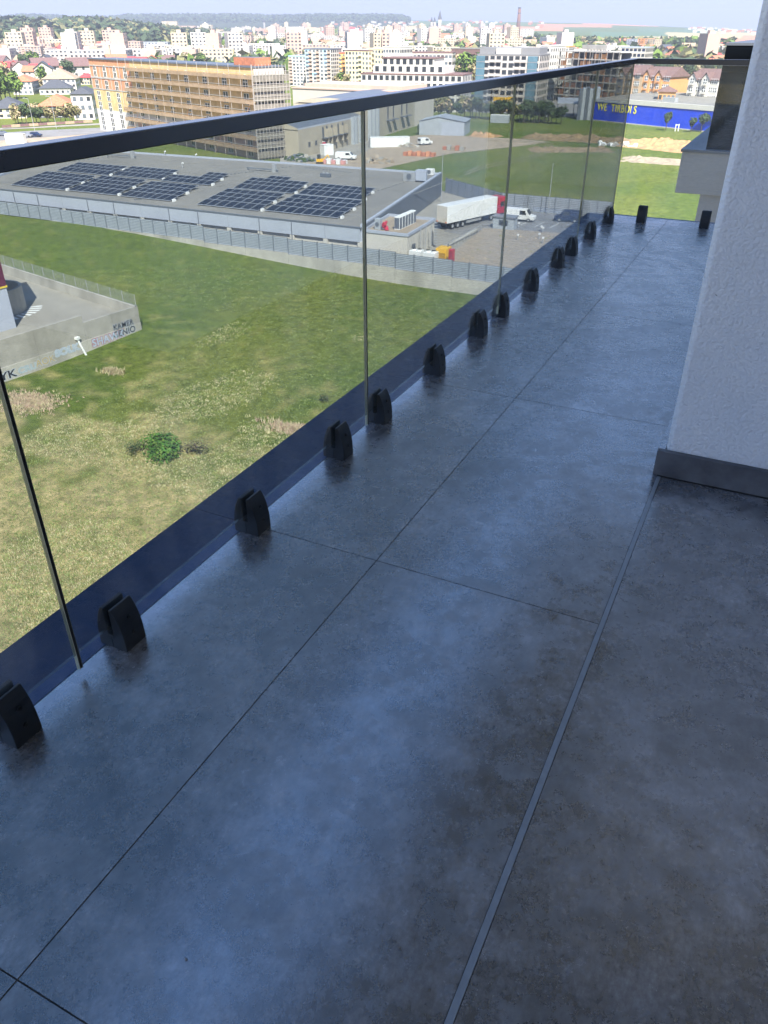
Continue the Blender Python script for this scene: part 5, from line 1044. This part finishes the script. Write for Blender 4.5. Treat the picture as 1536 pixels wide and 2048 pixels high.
# ------------------------------------------------------------------ filler houses
HV = []
for wm, rm in ((M_white, M_terra), (M_cream, M_redb), (M_whitec, M_brownr), (M_pink, M_terra), (M_white, M_darkr), (M_cream, M_tanr)):
    w = MB(); w.box((-6, -4.5, -2), (6, 4.5, 5.5), wm); w.poly([(-6, -4.5, 5.5), (-6, 0, 8.4), (-6, 4.5, 5.5)], wm); w.poly([(6, -4.5, 5.5), (6, 4.5, 5.5), (6, 0, 8.4)], wm)
    for x in (-3.8, 0, 3.8):
        for z in (1, 3.6): w.box((x-.6, -4.56, z), (x+.6, -4.5, z+1.3), M_dwin)
    r_ = MB().hexa([(-6.6, -5.2, 5.1), (6.6, -5.2, 5.1), (6.6, 0, 8.5), (-6.6, 0, 8.5), (-6.6, -5.2, 5.35), (6.6, -5.2, 5.35), (6.6, 0, 8.8), (-6.6, 0, 8.8)], rm).hexa([(-6.6, .01, 8.5), (6.6, .01, 8.5), (6.6, 5.2, 5.1), (-6.6, 5.2, 5.1), (-6.6, .01, 8.8), (6.6, .01, 8.8), (6.6, 5.2, 5.35), (-6.6, 5.2, 5.35)], rm)
    HV.append((w.mesh('small_house'), r_.mesh('roof'), rm))
rcol = {M_terra: 'orange', M_redb: 'red', M_brownr: 'brown', M_darkr: 'dark', M_tanr: 'tan'}
rr = random.Random(11); cnt = 0
while cnt < 285:
    px = rr.uniform(-30, 1470); D = 10**rr.uniform(math.log10(640), math.log10(3900))
    if px < 330 and D > 1300 and rr.random() < .8: continue
    if D > float(hill_start(px))-50: continue
    q = far(px, 62, D); v = HV[rr.randrange(6)]; cl = noise.noise((q.x*.002, q.y*.002, 3)); 
    if cl < -.15: continue
    o = inst('small_house', v[0], None, (q.x, q.y, gz(q.x, q.y)), (0, 0, YAW+rr.choice((0, pi/2, .4, -.4))+rr.random()*.3), [rr.uniform(.9, 1.5)]*3)
    zone = 'at the left' if px < 400 else 'left of the church' if px < 850 else 'right of the church' if px < 1100 else 'at the right below the fields'
    dist = 'nearer' if D < 1200 else 'distant' if D < 2300 else 'farthest hazy'
    tag(o, 'small %s house with %s roof in the town %s' % (dist, rcol[v[2]], zone), 'house', 'small houses of the town %s' % zone); inst('roof', v[1], o); cnt += 1
FB = []
for wm in (M_white, M_cream, M_pink, M_whitec):
    for fl_, nc in ((5, 8), (9, 4)):
        W_ = nc*3.6; H_ = fl_*2.9; b = MB(); b.box((-W_/2, -6, -3), (W_/2, 6, H_), wm); b.box((-2, -2, H_), (2, 2, H_+2.4), wm)
        for f in range(fl_):
            for c in range(nc): x = -W_/2+(c+.5)*3.6; b.box((x-.9, -6.1, f*2.9+.9), (x+.9, -6, f*2.9+2.2), M_gwin if (f*c) % 3 else M_dwin)
            for c in range(3): b.box((W_/2, -4.6+c*4, f*2.9+.9), (W_/2+.1, -3.2+c*4, f*2.9+2.2), M_dwin)
        FB.append((b.mesh('far_block'), ['white', 'cream', 'pinkish', 'bright white'][(M_white, M_cream, M_pink, M_whitec).index(wm)], fl_))
cnt = 0
while cnt < 190:
    px = rr.uniform(0, 1440); D = 10**rr.uniform(math.log10(800), math.log10(3000))
    if D > float(hill_start(px))-80: continue
    if px < 330 and D > 1200: continue
    q = far(px, 62, D)
    if noise.noise((q.x*.0025, q.y*.0025, 8)) < -.1: continue
    v = FB[rr.randrange(8)]
    if v[2] > 6 and rr.random() < .6: continue
    o = inst('far_block', v[0], None, (q.x, q.y, gz(q.x, q.y)), (0, 0, YAW+rr.choice((0, pi/2, .3))+rr.random()*.2))
    zone = 'at the left' if px < 400 else 'left of the church' if px < 850 else 'right of the church' if px < 1100 else 'at the right'
    tag(o, '%s %s block of flats in the %s town %s' % (v[1], 'tall' if v[2] > 6 else 'long', 'nearer' if D < 1400 else 'farther', zone), 'apartment block', 'far blocks of flats %s' % zone); cnt += 1
# tiny white specks of villages on the slopes
b = MB()
for k in range(260):
    px = rr.choice((rr.uniform(640, 820), rr.uniform(0, 70), rr.uniform(740, 1100), rr.uniform(1380, 1520))); D = rr.uniform(3300, 5000); q = far(px, 50, D); z = gz(q.x, q.y); b.box((q.x-6, q.y-6, z-1), (q.x+6, q.y+6, z+7), M_whitec if k % 3 else M_terra)
tag(b.build('far_village'), 'pale specks of village houses on the far slopes', 'village', kind='stuff')
# ------------------------------------------------------------------ trees
def crown(n, leafs, mats, seed, lobes=6, rad=1.0, flat=.85):
    r = random.Random(seed); b = MB(); L_ = []
    for k in range(lobes): a = r.random()*6.28; d = r.random()*.55; L_.append((cos(a)*d*rad, sin(a)*d*rad, r.uniform(-.45, .6)*flat*rad, r.uniform(.35, .58)*rad))
    for k in range(n):
        l = L_[r.randrange(lobes)]; u = Vector((r.gauss(0, 1), r.gauss(0, 1), r.gauss(0, 1))).normalized(); p = Vector(l[:3])+u*l[3]*r.random()**.35
        s = leafs*(.6+.8*r.random()); a = Vector((r.gauss(0, 1), r.gauss(0, 1), r.gauss(0, .6))).normalized(); c = a.cross(u+Vector((.01, .02, .3))).normalized()
        b.poly([p-a*s-c*s*.6, p+a*s*.2-c*s, p+a*s+c*s*.5, p-a*s*.3+c*s], mats[0 if r.random() < .7 else 1])
    return b.mesh('crown')
CR = {'dark green': [crown(420, .13, (M_leaf, M_leaf5), s) for s in (1, 2)], 'fresh green': [crown(420, .13, (M_leaf2, M_leaf), s) for s in (3, 4)], 'olive': [crown(340, .12, (M_leaf3, M_dry), s) for s in (5, 6)]}
trk = MB().cyl((0, 0, -1), (0, 0, 1.5), .07, M_bark, 7, .04)
for a in range(4): trk.cyl((0, 0, .9), (cos(a*1.6)*.4, sin(a*1.6)*.4, 1.6), .035, M_bark, 5, .012)
trk = trk.mesh('trunk'); TN = [0]
def tree(x, y, h, kind, lab, group, z=None, slim=1., nm='tree'):
    TN[0] += 1; r = random.Random(TN[0]*7); t = thing(nm, lab, 'tree' if nm != 'bush' else 'bush', (x, y, gz(x, y) if z is None else z), r.random()*6, group)
    c = CR[kind][TN[0] % 2]; s = h*.42; inst('crown', c, t, (0, 0, h-s*.95), (0, 0, r.random()*6), (s*slim, s*slim, s)); inst('trunk', trk, t, (0, 0, 0), (0, 0, 0), (h*.4, h*.4, h*.42)); return t
def trow(lab, x0, y0, x1, y1, n, h, kinds, grp, seed=1, jit=4):
    r = random.Random(seed)
    for k in range(n):
        f = (k+.5)/n; px = x0+(x1-x0)*f+r.uniform(-1, 1)*jit; py = y0+(y1-y0)*f+r.uniform(-1, 1)*jit*.3; q = at(px, py, G); kd = kinds[r.randrange(len(kinds))]
        tree(q.x, q.y, h*r.uniform(.75, 1.2), kd, (lab % kd).replace(' tree', ' tree, %s from the left,' % ORD[k], 1), grp)
trow('%s tree between the road and the left houses', 25, 250, 160, 244, 15, 6.5, ['olive', 'dark green', 'olive'], 'roadside trees at the left', 2)
trow('%s tree above the slate roof at the left edge', -10, 205, 45, 196, 6, 11, ['fresh green'], 'leafy trees at the left edge', 3)
trow('%s tree in the corner below the wooded ridge', -10, 142, 40, 136, 6, 11, ['dark green', 'olive'], 'trees in the far left corner', 13)
trow('%s tree between the left houses', 60, 186, 170, 175, 9, 7, ['olive', 'dark green'], 'trees between the left houses', 23)
trow('%s tree in the belt behind the shed', 850, 240, 945, 236, 10, 8, ['dark green', 'olive'], 'tree belt behind the shed', 4, 5)
trow('%s tree in the hedge before the car park', 940, 236, 1100, 244, 26, 7, ['dark green', 'dark green', 'olive'], 'dark hedge before the car park', 5, 5)
trow('%s tree in the hedge behind the pane joint', 1040, 246, 1130, 248, 9, 7, ['dark green'], 'dark hedge behind the pane joint', 6, 4)
trow('%s tree behind the gabled blocks', 1285, 160, 1435, 166, 22, 13, ['dark green', 'olive'], 'trees behind the gabled blocks', 7, 6)
trow('%s tree beside the store roof', 1345, 185, 1385, 186, 5, 6, ['dark green', 'fresh green'], 'trees beside the store roof', 17, 4)
trow('%s tree below the yellow and cream blocks', 672, 176, 722, 178, 8, 9, ['olive', 'fresh green'], 'trees at the cream blocks', 8, 4)
trow('%s tree right of the white stepped house', 905, 170, 952, 175, 9, 16, ['fresh green', 'olive'], 'trees between the two white apartment houses', 9, 5)
trow('%s tree at the foot of the unfinished frame', 1100, 195, 1130, 197, 4, 9, ['dark green'], 'trees at the unfinished frame', 10, 4)
q = at(1332, 261, G); tree(q.x, q.y-1, 6.2, 'dark green', 'round olive tree in front of the royal blue wall', None, slim=.8); 
for i, (px, s_) in enumerate(((1382, 5.2), (1402, 6.2), (1425, 5))): q = at(px, 264, G); tree(q.x, q.y-1, s_, 'dark green', ['left olive bush before the blue wall near the dark wing', 'middle olive tree before the blue wall near the dark wing', 'olive tree before the blue wall half behind the dark wing'][i], None)
for k in range(9): q = at(839+k*4.6, 269, G); t = thing('thuja', 'slim dark thuja in the row before the blue grey shed', 'tree', (q.x, q.y-1.2, G), 0, 'thujas in front of the shed'); c = inst('crown', CR['dark green'][k % 2], t, (0, 0, 1.7), (0, 0, k), (.55, .55, 1.9))
q = at(1350, 262, G); t = thing('white_frame', 'small white post pair at the foot of the blue wall', 'post', (q.x, q.y-1, G)); sub(t, 'post', (0, 0, 0), (.25, .2, 2.3), M_fr); sub(t, 'post', (1.0, 0, 0), (1.25, .2, 2.3), M_fr); sub(t, 'beam', (.25, .02, 1.9), (1.0, .18, 2.1), M_fr)
rr = random.Random(21); cnt = 0
while cnt < 165:
    px = rr.uniform(-20, 1460); D = 10**rr.uniform(math.log10(560), math.log10(2900)); D = min(D, float(hill_start(px))-60); q = far(px, 62, D); kd = rr.choice(('dark green', 'olive', 'dark green', 'fresh green'))
    if noise.noise((q.x*.003, q.y*.003, 12)) < -.12: continue
    zone = 'at the left' if px < 400 else 'left of the church' if px < 850 else 'right of the church' if px < 1100 else 'at the right'
    tree(q.x, q.y, rr.uniform(9, 17), kd, '%s tree among the %s town houses %s' % (kd, 'nearer' if D < 1200 else 'farther', zone), 'town trees %s' % zone); cnt += 1
# wooded ridge and more distant greenery as one mass
def mass(name, lab, n, fn, seed, sz, mats):
    r = random.Random(seed); b = MB()
    for k in range(n):
        x, y = fn(r); z = gz(x, y); s = sz*(.6+.8*r.random())
        for j in range(5):
            u = Vector((r.gauss(0, 1), r.gauss(0, 1), r.gauss(0, 1))).normalized(); p = Vector((x, y, z+s*.9))+u*s*.6; a = Vector((r.gauss(0, 1), r.gauss(0, 1), r.gauss(0, .6))).normalized(); c = a.cross(u).normalized(); e = s*.6
            b.poly([p-a*e-c*e*.6, p+a*e*.2-c*e, p+a*e+c*e*.5, p-a*e*.3+c*e], mats[k % len(mats)])
    o = b.build(name); tag(o, lab, 'woodland', kind='stuff')
def ridge(r):
    while True:
        px = r.uniform(-60, 420); D = r.gauss(1850, 330); q = far(px, 62, D)
        if not (60 < px < 135 and 1800 < D < 2100) and noise.noise((q.x*.004, q.y*.004, 1)) > -.25 and D > 1250: return q.x, q.y
mass('wooded_ridge', 'green wooded ridge behind the left town blocks', 5200, ridge, 1, 8, (M_leaf5, M_leaf, M_leaf3, M_leaf5))
def far_green(r):
    px = r.uniform(300, 1470); q = far(px, 62, min(10**r.uniform(math.log10(700), math.log10(3600)), float(hill_start(px)))); return q.x, q.y
mass('town_greenery', 'small trees and shrubs filling the town between houses', 2600, far_green, 2, 6, (M_leaf, M_leaf3, M_leaf2, M_leaf5))
def back_wood(r):
    q = far(r.uniform(-50, 820), 50, r.uniform(4300, 5400)); return q.x, q.y
mass('far_forest', 'hazy forest covering the far hills at the left', 5000, back_wood, 3, 8, (M_leaf5, M_leaf))
# ------------------------------------------------------------------ bush and dry grass on the near field
q = at(322, 905, G-4.0); zb = gz(q.x, q.y)
t = thing('bush', 'bright green leafy bush on the grass field', 'bush', (q.x, q.y, zb)); 
bb = crown(2600, .042, (M_leaf4, M_leaf2), 31, 11, 1.0, .5); inst('foliage', bb, t, (0, 0, .9), (0, 0, 0), (2.8, 2.3, 2.3)); inst('twig', crown(420, .05, (M_leaf3, M_bark), 32, 5), t, (2.6, 1.7, .6), (0, 0, 0), (2.1, 1.7, 1.1)); inst('twig', crown(420, .05, (M_leaf, M_leaf3), 35, 5), t, (-2.4, -.6, .5), (0, 0, 0), (1.5, 1.3, .8))
t2 = thing('bush', 'small dark shrub above the handrail clamps on the field', 'bush', (*at(655, 805, G-4)[:2], 0)); t2.location.z = gz(t2.location.x, t2.location.y); inst('foliage', crown(300, .07, (M_leaf, M_leaf3), 33, 4), t2, (0, 0, .3), (0, 0, 0), (1.2, .8, .6))
def tufts(name, lab, cat, n, fn, seed, h, m, blades=4):
    r = random.Random(seed); b = MB()
    for k in range(n):
        x, y = fn(r)
        z = gz(x, y); hh = h*(.5+r.random()); mm = m[0] if r.random() < .6 else m[-1]
        for j in range(blades):
            a = r.random()*6.28; l = r.random()*.8; w = .035+.03*r.random(); dx, dy = cos(a), sin(a)
            x0, y0 = x+r.uniform(-.2, .2), y+r.uniform(-.2, .2)
            b.poly([(x0-dy*w, y0+dx*w, z-.03), (x0+dy*w, y0-dx*w, z-.03), (x0+dx*l*hh, y0+dy*l*hh, z+hh)], mm)
    o = b.build(name); tag(o, lab, cat, kind='stuff')
def in_field(r):
    while True:
        px = r.uniform(0, 960); py = 430+870*r.random()**1.0; p = at(px, py, G-3.6)
        if p.y > 103 or hypot(p.x, p.y) > 130: continue
        if p.x < -62 and p.y < 84: continue
        return p.x, p.y
M_straw = mat('straw blades', (.52, .46, .27), .9, .25, 1.5); M_gr1 = mat('grass blades', (.17, .22, .07), .9, .3, .8); M_gr2 = mat('bright grass blades', (.28, .32, .12), .9, .3, .8)
tufts('grass_tufts', 'rough grass tufts over the field', 'grass', 34000, in_field, 5, .10, (M_gr1, M_gr2))
def dry_zone(r):
    while True:
        x, y = in_field(r)
        if noise.noise((x*.09, y*.09, 4))+(52-y)/60*.8+.1*r.random() > .12: return x, y
tufts('dry_grass', 'straw coloured dry grass in patches nearer the tower', 'grass', 26000, dry_zone, 6, .11, (M_straw, M_straw, M_gr2))
def patch(px, py, rx, ry):
    c = at(px, py, G-4.1)
    def f(r):
        a = r.random()*6.28; d = abs(r.gauss(0, .5))*(1+.5*noise.noise((cos(a)*1.5, sin(a)*1.5, px*.1))); return c.x+cos(a)*d*rx, c.y+sin(a)*d*ry
    return f
tufts('dry_reeds', 'pale pinkish patch of dry stalks left of the bush', 'grass', 1500, patch(60, 803, 4.4, 2.4), 7, .22, (mat('pink stalks', (.50, .36, .26), .9, .2, 2), M_straw), 6)
tufts('dry_reeds', 'tall pale dry stalks beside the coping near the middle clamps', 'grass', 800, patch(590, 862, 4.2, 1.5), 8, .45, (mat('pink stalks', (.50, .36, .26), .9), M_straw), 5)
tufts('dry_reeds', 'small pale dry patch below the leaning post', 'grass', 260, patch(225, 745, 1.6, .7), 9, .4, (M_straw, M_dry), 5)
# ------------------------------------------------------------------ haze
hm = bpy.data.materials.new('thin haze'); hm.use_nodes = True; n = hm.node_tree; n.nodes.clear(); o_ = n.nodes.new('ShaderNodeOutputMaterial'); pv = n.nodes.new('ShaderNodeVolumePrincipled')
pv.inputs['Color'].default_value = (.86, .90, 1, 1); pv.inputs['Density'].default_value = .00019; pv.inputs['Anisotropy'].default_value = .2; n.links.new(pv.outputs[0], o_.inputs['Volume'])
hz = MB().box((-7900, -7900, -36), (7900, 7900, 150), hm).build('haze'); tag(hz, kind='stuff')
